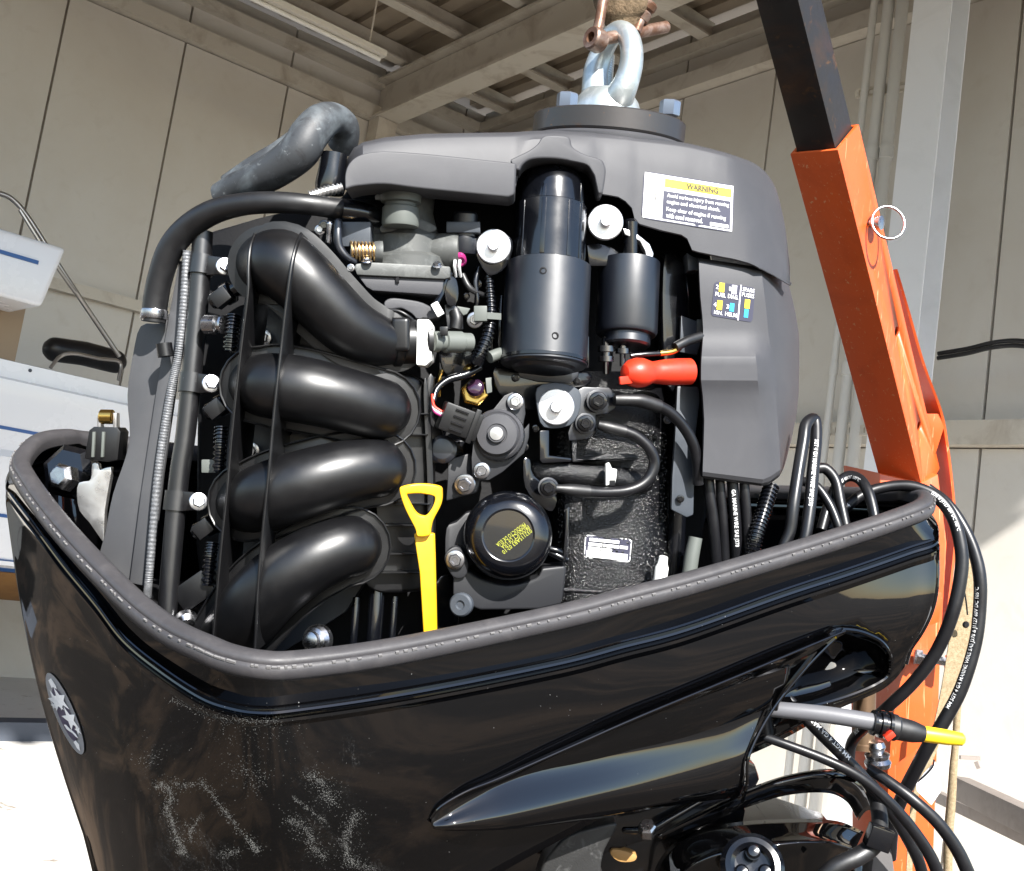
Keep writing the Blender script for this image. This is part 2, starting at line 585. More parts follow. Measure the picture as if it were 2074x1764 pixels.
def text_tube(name, s, pts, rs, m, parent, s0, height, side=0.0, flip=False):
    """print running along a tube: starts s0 metres along, on the side given by an angle from facing the camera"""
    V, Fc = text_mesh(s)
    y0 = min(v.y for v in V)
    y1 = max(v.y for v in V)
    k = height / (y1 - y0)
    pts = [Vector(p) for p in pts]
    L = [0]
    for a, b in zip(pts, pts[1:]):
        L.append(L[-1] + (b - a).length)
    out = []
    for v in V:
        d = s0 + v.x * k * (.92)
        i = 0
        while i < len(L) - 2 and L[i + 1] < d:
            i += 1
        f = (d - L[i]) / max(L[i + 1] - L[i], 1e-9)
        c = pts[i].lerp(pts[i + 1], f)
        t = (pts[i + 1] - pts[i]).normalized()
        if 0 < i < len(pts) - 2:
            t0 = (pts[i + 1] - pts[i - 1]).normalized()
            t1 = (pts[i + 2] - pts[i]).normalized()
            t = t0.lerp(t1, f).normalized()
        view = (EYEE - c).normalized()
        n = (view - t * view.dot(t)).normalized()
        b = n.cross(t)                    # "up" across the tube for reading along t
        if flip:
            b = -b
        r = rs[i] + (rs[min(i + 1, len(rs) - 1)] - rs[i]) * f
        ang = (v.y - (y0 + y1) / 2) * k / r + side
        out.append(c + (n * math.cos(ang) + b * math.sin(ang)) * (r + .0003))
    return mk(name, out, Fc, m, parent, recalc=False)

def thing(name, label, cat, loc, group=None, rot=None):
    o = bpy.data.objects.new(name, None)
    COL.objects.link(o)
    o.empty_display_size = .05
    mw = (rot.to_4x4() if rot is not None else MF.to_3x3().to_4x4())
    o.matrix_world = Matrix.Translation(Vector(loc)) @ mw
    o['label'] = label
    o['category'] = cat
    if group:
        o['group'] = group
    return o

class shifted:
    """build in motor-frame measurements but hang the parts on a thing whose own origin sits elsewhere"""
    def __init__(self, root, origin):
        self.root, self.o = root, origin

def settle(root, origin):
    """move the root's parts so that they are stored relative to its base point"""
    T = Matrix.Translation(-Vector(origin))
    done = set()
    for ch in root.children_recursive:
        if ch.type == 'MESH' and ch.parent == root:
            if ch.location.length > 1e-9 or ch.rotation_mode == 'QUATERNION':
                ch.location = ch.location - Vector(origin)
            elif ch.data.name not in done:
                done.add(ch.data.name)
                ch.data.transform(T)
        elif ch.type == 'MESH' and ch.data.name not in done and ch.location.length < 1e-9 and ch.rotation_mode != 'QUATERNION' and ch.parent.location.length < 1e-9 and ch.parent.rotation_mode != 'QUATERNION':
            done.add(ch.data.name)
            ch.data.transform(T)
        elif ch.type == 'MESH' and ch.rotation_mode == 'QUATERNION':
            ch.location = ch.location - Vector(origin)

def mthing(name, label, cat, base, group=None):
    """thing measured in the motor frame, base point given there"""
    return thing(name, label, cat, MF @ Vector(base), group)

# shared small hardware, radius 1 in the motor frame, facing -y
def hexring(r, y, a0=0):
    return [Vector((r * math.cos(rad(60 * k + a0)), y, r * math.sin(rad(60 * k + a0)))) for k in range(6)]

def circ(r, y, n):
    return [Vector((r * math.cos(2 * math.pi * k / n), y, r * math.sin(2 * math.pi * k / n))) for k in range(n)]

def ringmesh(name, rings, m):
    V, Fc = [], []
    for r in rings:
        V += r
    n = len(rings[0])
    for i in range(len(rings) - 1):
        for k in range(n):
            a, b = i * n + k, i * n + (k + 1) % n
            Fc.append((a, b, b + n, a + n))
    Fc.append(tuple(range(n))[::-1])
    Fc.append(tuple(range((len(rings) - 1) * n, len(rings) * n)))
    o = mk(name, V, Fc, m, None, 30)
    me = o.data
    bpy.data.objects.remove(o)
    return me

HEXM = ringmesh("hex_head", [hexring(1, 0), hexring(1, -.62), hexring(.86, -.78), hexring(.5, -.78), hexring(.45, -.70)], STEEL)
HEXB = ringmesh("hex_head_black", [hexring(1, 0), hexring(1, -.62), hexring(.86, -.78), hexring(.5, -.78), hexring(.45, -.70)], GLOSS)
WASH = ringmesh("flange_washer", [circ(1, 0, 28), circ(1, -.12, 28), circ(.93, -.2, 28), circ(.7, -.26, 28)], STEEL)
WASHB = ringmesh("flange_washer_black", [circ(1, 0, 28), circ(1, -.12, 28), circ(.93, -.2, 28), circ(.7, -.26, 28)], GLOSS)
WASHS = ringmesh("slate_washer", [circ(1, 0, 28), circ(1, -.5, 28), circ(.86, -.66, 28), circ(.4, -.66, 28), circ(.3, -.5, 28)], SLATE)
BIGW = ringmesh("zinc_washer", [circ(1, .18, 40), circ(1, -.05, 40), circ(.95, -.1, 40), circ(.4, -.13, 40)], ZINC)
BIGH = ringmesh("zinc_bolt_tip", [circ(.34, 0, 20), circ(.34, -.42, 20), circ(.29, -.5, 20)], ZINC)

def bolt(parent, px, py, off, rpx, kind='steel', d=(0, -1, 0), absy=False):
    y = off if absy else yb(px) + off
    p = E(px, py, y)
    r = rpx * (1 + y / 1000) / F
    sp = random.uniform(0, 1.0)
    w = inst("bolt_washer", {'steel': WASH, 'black': WASHB, 'slate': WASHS}[kind], parent, p, d, r, sp)
    if kind != 'slate':
        h = bpy.data.objects.new("bolt_head", {'steel': HEXM, 'black': HEXB}[kind])
        COL.objects.link(h)
        h.parent = w
        h.location = (0, -.2, 0)
        h.scale = (.68, .68, .68)
    return w

def bigbolt(parent, px, py, off, rpx, d=(0, -1, 0)):
    p = q(px, py, off)
    r = rpx * mpx(px, off)
    w = inst("washer", BIGW, parent, p, d, r)
    h = bpy.data.objects.new("bolt_tip", BIGH)
    COL.objects.link(h)
    h.parent = w
    h.location = (0, -.1, 0)
    return w

# ================================================================== THE SHED AND YARD
def structure(o, kind='structure'):
    o['kind'] = kind
    return o

g = structure(mk("ground", [(-600, -600, 0), (600, -600, 0), (600, 600, 0), (-600, 600, 0)], [(0, 1, 2, 3)], SOIL))
def on_height(px, py, z):
    o, d = world_ray(px, py)
    return o + d * ((z - o.z) / d.z)
_a, _b = on_height(-70, 1800, .004), on_height(-70, 1430, .004)      # unseen slab edge, placed to keep bright concrete out of the cowl's reflection
structure(mk("concrete_apron", [(_a.x, _a.y, .004), (14, 3.6, .004), (14, 40, .004), (-14, 40, .004), (-14, _b.y, .004), (_b.x, _b.y, .004)], [(0, 1, 2, 3, 4, 5)], CONC))

CRN = Vector((-.85, 12.0, 0))                     # the shed's inner corner
D1 = Vector((.788, .616, 0)).normalized()        # along the left wall, away from us
D2 = Vector((.616, -.788, 0)).normalized()       # along the right wall, towards us
UP = Vector((0, 0, 1))
EA, EB = Vector((-.3, -1.75, 0)), Vector((5.7, 1.45, 0))     # eave line
EN = Vector((-(EB - EA).y, (EB - EA).x, 0)).normalized()

def inside(p):
    return (p - EA).dot(EN) > 0

def eave_cut(p, d):                              # distance along d from p to the eave
    den = d.dot(EN)
    t = -((p - EA).dot(EN)) / den if abs(den) > 1e-6 else 99
    return t if t > 0 else 99

HR = 6.55
# left wall: sheets with recessed joints on a backing
wl = structure(thing("left_wall", "", "", CRN, rot=Matrix.Identity(3)))
del wl['category']; del wl['label']
NL = Vector((D1.y, -D1.x, 0))                    # into the room
def wbox(name, a, b, t, z0, z1, m, parent, nrm, bevel=0):
    """upright slab from a to b (relative points), t thick into the room"""
    V = []
    for p in (a, b):
        for w in (0, t):
            for z in (z0, z1):
                V.append(p + nrm * w + UP * z)
    Fc = [(0, 1, 3, 2), (4, 6, 7, 5), (0, 4, 5, 1), (2, 3, 7, 6), (0, 2, 6, 4), (1, 5, 7, 3)]
    return mk(name, V, Fc, m, parent, bevel=bevel)
wbox("wall_backing", -D1 * 11, D1 * .3, -.08, 0, HR, mat("joint_shadow_paint", (.26, .23, .20), .8), wl, NL)
t0 = -.81
k = 0
while t0 < 10:
    t1 = t0 + 1.07
    wbox("wall_panel", -D1 * (t1 - .011), -D1 * (t0 + .011), .03, 0, 5.93, WALL, wl, NL)
    wbox("wall_panel", -D1 * (t1 - .011), -D1 * (t0 + .011), .03, 6.10, HR, WALL, wl, NL)
    t0 = t1
for z, hh in ((5.94, .15), (4.0 - .25, .0), (3.32, .10), (6.30, .10)):
    if hh:
        wbox("girt", -D1 * 10.2, -D1 * .02, .13, z, z + hh, GIRT, wl, NL)

wr = structure(thing("right_wall", "", "", CRN, rot=Matrix.Identity(3)))
del wr['category']; del wr['label']
NR_ = Vector((D2.y, -D2.x, 0))
if NR_.y > 0:
    NR_ = -NR_
wbox("wall_backing", -D2 * .3, D2 * 9.6, -.08, 0, HR, MATS["joint_shadow_paint"], wr, NR_)
t0 = .07
while t0 < 9.4:
    t1 = t0 + 1.04
    wbox("wall_panel", D2 * (t0 + .011), D2 * (t1 - .011), .03, 0, 2.72, WALL, wr, NR_)
    wbox("wall_panel", D2 * (t0 + .011), D2 * (t1 - .011), .03, 2.90, 5.93, WALL, wr, NR_)
    wbox("wall_panel", D2 * (t0 + .011), D2 * (t1 - .011), .03, 6.10, HR, WALL, wr, NR_)
    t0 = t1
for z, hh, dd in ((5.94, .15, .16), (2.73, .16, .14), (6.30, .10, .12)):
    wbox("girt", D2 * .02, D2 * 9.4, dd, z, z + hh, GIRT, wr, NR_)

# roof: deck, ribs of the deck, purlins, beams
rf = structure(thing("roof", "", "", CRN + UP * HR, rot=Matrix.Identity(3)))
del rf['category']; del rf['label']
O = CRN
a_l = O - D1 * 11
tl = eave_cut(a_l, D2)
pl = a_l + D2 * min(tl, 14)
b_r = O + D2 * eave_cut(O, D2)
poly = [O + D1 * .3 - D2 * .3, a_l - D2 * .3, pl, b_r + D1 * .6]
V = [p - O + UP * z for z in (.12, .16) for p in poly]
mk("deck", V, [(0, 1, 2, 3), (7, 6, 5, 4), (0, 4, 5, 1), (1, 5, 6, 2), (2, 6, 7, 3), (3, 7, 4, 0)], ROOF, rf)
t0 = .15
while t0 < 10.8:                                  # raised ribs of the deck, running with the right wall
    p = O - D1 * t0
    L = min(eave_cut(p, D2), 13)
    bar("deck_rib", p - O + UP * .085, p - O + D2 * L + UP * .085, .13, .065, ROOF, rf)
    t0 += .30
s0 = .55
while s0 < 8:                                    # purlins, running with the left wall
    p = O + D2 * s0
    e = eave_cut(p, -D1)
    L = min(e, 11) if inside(p) else 0
    if L > .3:
        bar("purlin", p - O - UP * .04, p - O - D1 * L - UP * .04, .07, .16, GIRT, rf)
        bar("purlin_lip", p - O - UP * .135 + D2 * .03, p - O - D1 * L - UP * .135 + D2 * .03, .13, .02, GIRT, rf)
    s0 += .95
for tb in (1.35, 6.4):
    p = O - D1 * tb
    L = min(eave_cut(p, D2), 12)
    for dz, w_, h_ in ((-.20, .26, .03), (-.40, .05, .36), (-.60, .26, .03)):
        bar("beam", p - O + D2 * .05 + UP * dz, p - O + D2 * L + UP * dz, w_, h_, GIRT, rf)
    bar("beam_post", p - O + NL * .16 - UP * HR, p - O + NL * .16 - UP * .62, .22, .2, GIRT, rf, up=D2)

# fluorescent batten under the purlins
la = at_depth(455, -12, 8.2)
p1 = CRN + UP * 0
lam_c = at_depth(615, 47, 8.3)
lamp = thing("ceiling_light", "long white fluorescent batten hung under the shed roof", "ceiling light", lam_c, rot=Matrix.Identity(3))
bar("lamp_housing", -D1 * .75 + UP * .05, D1 * .75 + UP * .05, .10, .05, LAMPW, lamp)
sweep("lamp_tube", [-D1 * .72, D1 * .72], [.018, .018], mat("milky_tube_glass", (.8, .78, .72), .3), lamp, 12)
for s in (-.6, .6):
    bar("hanger_rod", D1 * s + UP * .05, D1 * s + UP * (HR - .05 - lam_c.z), .012, .012, GIRT, lamp, up=D1)

# white column on the right, conduits, strut brackets, cables on the girt
def upright(px, py, dist):
    p = at_depth(px, py, dist)
    return Vector((p.x, p.y, 0))
cp = upright(1877, 300, 6.6)
col = thing("steel_column", "broad white painted steel column right of the orange hoist", "column", cp, rot=Matrix.Identity(3))
for nm, off, sx, sy in (("column_flange", D2 * 0 + NR_ * .10, .27, .011), ("column_flange", NR_ * -.10, .27, .011)):
    bar(nm, off, off + UP * HR, sx, sy, WHITEST, col, up=NR_)
bar("column_web", Vector((0, 0, .0)), UP * HR, .016, .18, WHITEST, col, up=NR_)
bar("base_plate", Vector((0, 0, .0)), UP * .02, .4, .36, WHITEST, col, up=NR_)
lbls = ["thin pale conduit on the shed wall, nearest the corner", "pale wall conduit running between the other two", "pale wall conduit nearest the white column"]
for i, px in enumerate((1772, 1801, 1829)):
    pp = upright(px, 0, 7.2 - i * .06)
    c_ = thing("conduit", lbls[i], "conduit", pp, group="conduits behind the hoist", rot=Matrix.Identity(3))
    r_ = (.026, .038, .04)[i]
    sweep("pipe", [Vector((0, 0, 0)), Vector((0, 0, HR - .1))], [r_, r_], PIPE, c_, 20)
    for z in (1.4, 3.1, 4.6):
        lathe("coupling", (0, 0, z), (0, 0, 1), [(r_ * 1.18, 0), (r_ * 1.18, .09)], PIPE, c_, 16)
for (x0, y0, x1, y1, lb) in ((1736, 190, 1882, 143, "upper perforated strut bracket holding the conduits"), (1661, 872, 1762, 866, "lower perforated strut bracket holding the conduits")):
    a, b = at_depth(x0, y0, 7.27), at_depth(x1, y1, 7.0)
    b.z = a.z + (b.z - a.z) * .15
    t_ = thing("strut_bracket", lb, "bracket", a, group="perforated struts", rot=Matrix.Identity(3))
    d_ = b - a
    L = d_.length
    # a flat rail with a row of slots, built from two strips and the bars between them
    dn = d_.normalized()
    for sgn in (-1, 1):
        bar("strip", UP * sgn * .026, d_ + UP * sgn * .026, .02, .016, GIRT, t_)
    n_ = 7
    for i in range(n_ + 1):
        c0 = d_ * (i / n_)
        bar("crossbar", c0 - dn * .014, c0 + dn * .014, .02, .038, GIRT, t_)
cabs = [at_depth(px, py, dd) for px, py, dd in ((1900, 716, 6.75), (1960, 706, 6.6), (2010, 694, 6.45), (2062, 690, 6.3), (2130, 700, 6.1))]
wc = thing("wall_cable", "dark cables drooping along the girt at the right", "cable", cabs[0], rot=Matrix.Identity(3))
for k in (0, 1):
    sweep("strand", [p - cabs[0] + UP * (-.03 * k) for p in (Vector(v) for v in cr(cabs, 5))], [.014] * 21, CABLE, wc, 8)
hk = at_depth(1966, 1537, 6.2)
tag_o = thing("wall_hook", "small dark hook plate on the sunlit wall", "hook", hk, rot=Matrix.Identity(3))
bar("plate", Vector((-.06, 0, 0)), Vector((.05, .0, .01)), .02, .02, TIMBER, tag_o)
bar("prong", Vector((.03, 0, -.01)), Vector((.045, -.01, -.045)), .02, .02, TIMBER, tag_o)

# ------------------------------------------------------------------ the boat on the left
bo = at_depth(0, 726, 6.4)
bd = Vector((.735, .678, 0)).normalized()
bn = Vector((bd.y, -bd.x, 0))
bw = -bn                                         # across the boat, away from us
boat = thing("boat", "white motor boat with blue stripes stored in the shed behind the motor", "boat", Vector((bo.x, bo.y, 0)), rot=Matrix.Identity(3))
zt = bo.z
def strip(name, z0, z1, out0, out1, m, a=-2.4, b=2.05, depth=.05):
    V = []
    for s in (a, b):
        V += [bd * s + bn * out0 + UP * z0, bd * s + bn * out1 + UP * z1, bd * s + bn * (out1 - depth) + UP * z1, bd * s + bn * (out0 - depth) + UP * z0]
    return mk(name, V, [(0, 1, 2, 3), (7, 6, 5, 4), (0, 4, 5, 1), (1, 5, 6, 2), (2, 6, 7, 3), (3, 7, 4, 0)], m, boat)
zz = [zt, zt - .115, zt - .30, zt - .50, zt - .88, zt - 1.16, zt - 1.27]
prof = [(0, zt), (0.0, zt - .10), (.035, zt - .115), (.035, zt - .30), (.0, zt - .46), (-.01, zt - .52), (.02, zt - .56), (-.06, zt - 1.02), (-.16, zt - 1.20), (-.9, zt - 1.42)]
rows = []
for s in (-2.4, 0, 1.0, 1.6, 1.95, 2.05):
    k = 0 if s < 1.6 else (.06 if s < 1.97 else .16)
    rows.append([bd * s + bn * (o_ - k) + UP * z_ for o_, z_ in prof] + [bd * s - bn * 1.7 + UP * (zt - 1.3), bd * s - bn * 1.7 + UP * zt, bd * s + UP * (zt + .002)])
hull = grid("hull", rows, GEL, boat, sharp=25)
strip("stripe", zt - .405, zt - .385, .014, .020, BLUEST, depth=.02)
strip("stripe", zt - .915, zt - .895, -.036, -.033, BLUEST, depth=.02)
strip("stripe", zt - 1.245, zt - 1.165, -.27, -.130, BLUEST, depth=.02)
strip("bottom", zt - 1.47, zt - 1.25, -.9, -.30, OCHRE, depth=.3)
for s in (.18, .85, 1.45):
    lathe("screw", bd * s + bn * .001 + UP * (zt - .03), bn, [(.011, 0), (.011, .004)], DARKTIM, boat, 10)
V, Fc = text_mesh("S")
mk("hull_letter", [bd * (v.x * .13 - .075) + bn * .003 + UP * (zt - .095 + v.y * .11) for v in V], Fc, BLUEST, boat, recalc=False)
# rail frame, canvas roll, hard top with its post
def bp(px, py, dist):
    return at_depth(px, py, dist) - boat.location
sweep("canopy_frame", [Vector(v) for v in cr([bp(-60, 380, 6.4), bp(0, 392, 6.5), bp(30, 408, 6.55), bp(62, 448, 6.6), bp(130, 555, 6.75), bp(190, 645, 6.95), bp(242, 722, 7.1)], 5)], [.016] * 31, TUBEALU, boat, 10)
sweep("canopy_stay", [bp(40, 425, 6.52), bp(90, 505, 6.62), bp(152, 592, 6.8)], [.012] * 3, TUBEALU, boat, 8)
hr_ = [bp(102, 745, 6.75), bp(122, 722, 6.8), bp(150, 716, 6.85), bp(200, 726, 7.0), bp(243, 734, 7.12), bp(240, 770, 7.1)]
sweep("grab_rail", [Vector(v) for v in cr(hr_, 5)], [.012] * 26, TUBEALU, boat, 8)
sweep("rolled_canvas", [bp(112, 708, 6.95), bp(170, 716, 7.1), bp(232, 732, 7.3)], [.08] * 3, CABLE, boat, 16, rnd=(True, True))
ht = bp(0, 530, 6.0)
V = []
for s, zsh in ((-1.2, 0), (.27, 0)):
    for w_ in (0, -1.2):
        V += [bd * s + bn * w_ + UP * (-.185), bd * (s + (.07 if s > 0 else 0)) + bn * w_ + UP * .185]
V = [v + ht for v in V]
mk("hard_top", V, [(0, 1, 3, 2), (4, 6, 7, 5), (0, 4, 5, 1), (2, 3, 7, 6), (0, 2, 6, 4), (1, 5, 7, 3)], GEL, boat, bevel=.03, bseg=3)
bar("top_stripe", ht + bd * -1.2 + bn * .003 + UP * .055, ht + bd * .20 + bn * .003 + UP * .055, .01, .022, BLUEST, boat)
bar("top_post", Vector((0, 0, 0)) + bp(12, 660, 6.6) - UP * .25, bp(12, 660, 6.6) + UP * .35, .14, .14, BROWNP, boat, up=bn)
# cradle under the boat
cr_ = thing("boat_cradle", "dark timber cradle and trestle under the white boat", "cradle", Vector((bo.x, bo.y, 0)), rot=Matrix.Identity(3))
for s in (-.9, .25, 1.6):
    bar("trestle_post", bd * s - bn * .45, bd * s - bn * .45 + UP * (zt - 1.5), .16, .16, DARKTIM, cr_, up=bd)
    bar("trestle_post", bd * s - bn * 1.3, bd * s - bn * 1.3 + UP * (zt - 1.5), .16, .16, DARKTIM, cr_, up=bd)
    bar("trestle_beam", bd * s - bn * .15 + UP * (zt - 1.53), bd * s - bn * 1.6 + UP * (zt - 1.53), .14, .12, DARKTIM, cr_)
bar("runner", bd * -2 - bn * .45 + UP * .06, bd * 2 - bn * .45 + UP * .06, .16, .12, DARKTIM, cr_)

# ------------------------------------------------------------------ boards lying in the sun at the right
def board(pxs, wd, h, name, label, gname):
    a, b = pxs
    t_ = thing(name, label, "board", a, group=gname, rot=Matrix.Identity(3))
    bar("timber", Vector((0, 0, 0)), b - a, wd, h, TIMBER, t_, bevel=.006)
    return t_
def on_height(px, py, z):
    o, d = world_ray(px, py)
    return o + d * ((z - o.z) / d.z)
a, b = on_height(1944, 1595, .75), on_height(2130, 1685, .75)
def trestle(t_, a, b):
    for f in (.97,):
        p = (b - a) * f
        bar("prop", p - UP * (a.z), p - UP * .02, .05, .05, TIMBER, t_, up=(b - a).normalized())
t_ = board((a, b), .10, .11, "rail_board", "upper grey brown board beside the hoist mast", "boards in the yard")
trestle(t_, a, b)
a, b = on_height(1840, 1585, .62), on_height(2130, 1722, .62)
t_ = board((a, b), .06, .06, "rail_board", "lower grey brown board beside the hoist mast", "boards in the yard")
trestle(t_, a, b)

# ================================================================== THE OUTBOARD MOTOR
motor = bpy.data.objects.new("outboard_motor", None)
COL.objects.link(motor)
motor.matrix_world = MF
motor['label'] = "black outboard motor with its cowl off, showing intake runners and starter"
motor['category'] = "outboard motor"

# ---------------------------------------------------------------- lower cowl
RIMP = [(42, 940, 110), (55, 977, 75), (106, 1048, 18), (161, 1112, -25), (225, 1178, -62), (289, 1238, -98), (354, 1284, -130), (418, 1314, -155), (462, 1332, -166),
        (522, 1345, -172), (600, 1346, -166), (803, 1318, -125), (1126, 1251, -45), (1265, 1215, -10), (1389, 1183, 20), (1587, 1125, 72), (1719, 1084, 108), (1818, 1051, 135), (1868, 1030, 155),
        (1872, 1012, 190), (1845, 1003, 215), (1790, 1003, 260), (1500, 995, 440), (1250, 985, 480), (900, 960, 430), (500, 930, 330), (200, 893, 230), (130, 886, 190), (72, 900, 150)]
LEDP = [(12, 1000, 130), (22, 1022, 100), (70, 1085, 42), (129, 1164, -5), (190, 1238, -48), (248, 1313, -88), (320, 1373, -125), (402, 1427, -157), (460, 1449, -172),
        (522, 1459, -181), (600, 1454, -175), (833, 1419, -128), (1126, 1361, -55), (1265, 1325, -18), (1389, 1292, 14), (1587, 1222, 66), (1719, 1179, 102), (1840, 1137, 132), (1899, 1114, 148),
        (1890, 1075, 190), (1860, 1060, 235), (1800, 1045, 280), (1500, 1035, 460), (1250, 1030, 505), (900, 1000, 455), (500, 975, 350), (190, 945, 255), (110, 945, 215), (38, 962, 175)]
BOTP = [(195, 1800, 95), (205, 1810, 85), (222, 1825, 40), (252, 1840, -8), (292, 1855, -48), (338, 1870, -78), (394, 1880, -100), (455, 1890, -112), (510, 1893, -110),
        (560, 1895, -115), (640, 1890, -108), (850, 1850, -70), (1100, 1720, -5), (1250, 1640, 28), (1370, 1590, 55), (1560, 1510, 105), (1690, 1440, 128), (1790, 1395, 142), (1835, 1345, 150),
        (1820, 1330, 200), (1790, 1300, 245), (1750, 1290, 290), (1450, 1290, 460), (1230, 1290, 480), (900, 1400, 440), (560, 1500, 340), (300, 1700, 260), (240, 1760, 200), (210, 1790, 140)]
NS = 8
rim_c = [E(*p) for p in cr(RIMP, NS, True)]
led_c = cr(LEDP, NS, True)
bot_c = cr(BOTP, NS, True)
NA = E(*RIMP[0]) - E(*RIMP[9])
NRv = E(*RIMP[18]) - E(*RIMP[9])
URIM = NRv.cross(NA).normalized()
if URIM.z < 0:
    URIM = -URIM
cen = sum(rim_c, Vector()) / len(rim_c)
NP = len(rim_c)
OUTW = []
for i in range(NP):
    t = (rim_c[(i + 1) % NP] - rim_c[i - 1]).normalized()
    o = t.cross(URIM).normalized()
    if o.dot(rim_c[i] - cen) < 0:
        o = -o
    OUTW.append(o)

lower_cowl_rows = [[rim_c[i] + OUTW[i] * .000 - URIM * .004 for i in range(NP)],
                   [rim_c[i] + OUTW[i] * .003 - URIM * .012 for i in range(NP)]]
def lrow(dpx, dy):
    return [E(p[0], p[1] + dpx, p[2] + dy) for p in led_c]
for dpx, dy in ((-30, 14), (-26, 12.5), (-18, -1.5), (-13, -2.5), (-10.5, 1.5), (-7.5, 2), (-1, -4.5), (5, -4.5), (14, 0)):
    lower_cowl_rows.append(lrow(dpx, dy))
NV = 14
for j in range(1, NV + 1):
    v = j / NV
    row = []
    for i in range(NP):
        a, b = led_c[i], bot_c[i]
        p = E(a[0] + (b[0] - a[0]) * v, a[1] + 14 * (1 - v) + (b[1] - a[1]) * v, a[2] + (b[2] - a[2]) * v)
        row.append(p + OUTW[i] * .010 * math.sin(math.pi * min(1, v * 1.15)))
    lower_cowl_rows.append(row)

# the oval hand recess near the trailing edge is cut out of the side
RECESS = [p[:2] for p in cr([(1690, 1276), (1749, 1283), (1785, 1301), (1802, 1332), (1798, 1368), (1765, 1390), (1710, 1412), (1645, 1430), (1590, 1438), (1572, 1424), (1630, 1345)], 12, True)]
def in_poly(x, y, P):
    c = False
    for (x0, y0), (x1, y1) in zip(P, P[1:] + P[:1]):
        if (y0 > y) != (y1 > y) and x < (x1 - x0) * (y - y0) / (y1 - y0) + x0:
            c = not c
    return c
def proj(v):
    return CX + v.x * F / (1 + v.y), CY - v.z * F / (1 + v.y)

def cowl_mesh(cut):
    V = [v for r in lower_cowl_rows for v in r]
    Fc = []
    for j in range(len(lower_cowl_rows) - 1):
        for i in range(NP):
            a, b = j * NP + i, j * NP + (i + 1) % NP
            f = (a, b, b + NP, a + NP)
            if cut and j > 10:
                c = sum((V[k] for k in f), Vector()) / 4
                if c.y < .25 and in_poly(*proj(c), RECESS):
                    continue
            Fc.append(f)
    return V, Fc
Vc, Fcw = cowl_mesh(False)
COWL_TREE = BVHTree.FromPolygons(Vc, Fcw)
Vc, Fcw = cowl_mesh(True)
# pull the cut's border onto the recess outline
cnt = {}
for f in Fcw:
    for a, b in zip(f, f[1:] + f[:1]):
        cnt[tuple(sorted((a, b)))] = cnt.get(tuple(sorted((a, b))), 0) + 1
for (a, b), c in cnt.items():
    if c == 1:
        for k in (a, b):
            if NP * 11 <= k < len(Vc) - NP and Vc[k].y < .25:
                x, y = proj(Vc[k])
                x2, y2 = min(RECESS, key=lambda p: (p[0] - x) ** 2 + (p[1] - y) ** 2)
                h_ = hit(COWL_TREE, x2, y2, 0)
                if h_ is not None and h_.y < .22:
                    Vc[k] = h_
cowl = mk("lower_cowl", Vc, Fcw, COWL, motor, sharp=24)
cowl.modifiers.new("solid", 'SOLIDIFY').thickness = .003
cowl.modifiers[0].offset = -1
cowl['label'] = "glossy black lower cowl with dust smears"
# floor pan added inside the cowl, blocks light and views through the bay
pan = []
for i in range(0, NP, 2):
    pan.append(rim_c[i] - URIM * .16 - OUTW[i] * .02)
mk("floor_pan", pan + [sum(pan, Vector()) / len(pan)], [(i, (i + 1) % len(pan), len(pan)) for i in range(len(pan))], DARKBLK, motor)

# rubber seal on the rim
PROF = [(-.009, -.006), (-.010, .002), (-.009, .007), (-.005, .0095), (0, .0100), (.0042, .0090), (.0058, .0074), (.0063, .0060), (.0064, .0050), (.0078, .0046), (.0094, .0030), (.0106, -.0002), (.0104, -.0045), (.0082, -.0085), (.004, -.0102), (-.003, -.010)]
rows = [[rim_c[i] + OUTW[i] * a + URIM * b for i in range(NP)] for a, b in PROF]
rows.append(rows[0])
seal = grid("rim_seal", rows, SEALR, motor, close_u=True, sharp=60)
Vt, Ft = [], []
def add_box(V, Fc, c, ax, ay, az):
    b = len(V)
    for sx in (-1, 1):
        for sy in (-1, 1):
            for sz in (-1, 1):
                V.append(c + ax * sx + ay * sy + az * sz)
    Fc += [tuple(b + k for k in f) for f in ((0, 1, 3, 2), (4, 6, 7, 5), (0, 4, 5, 1), (2, 3, 7, 6), (0, 2, 6, 4), (1, 5, 7, 3))]
acc = 0
for i in range(NP):
    if led_c[i][2] > 240:
        continue
    seg = (rim_c[(i + 1) % NP] - rim_c[i])
    n = max(1, int(seg.length / .0105 + .5))
    for k in range(n):
        if random.random() < .2:
            continue
        t = (k + random.uniform(.2, .8)) / n
        c = rim_c[i] + seg * t + OUTW[i] * .0088 + URIM * .0048
        add_box(Vt, Ft, c, seg.normalized() * random.uniform(.0007, .0022), OUTW[i] * .0008, URIM * random.uniform(.0004, .0011))
tk = mk("seal_stitch_glints", Vt, Ft, mat("pale_stitch_glint", (.17, .165, .165), .45), seal)  # stitch bumps in the groove, their small highlights put into a pale colour
tk['kind'] = 'stuff'

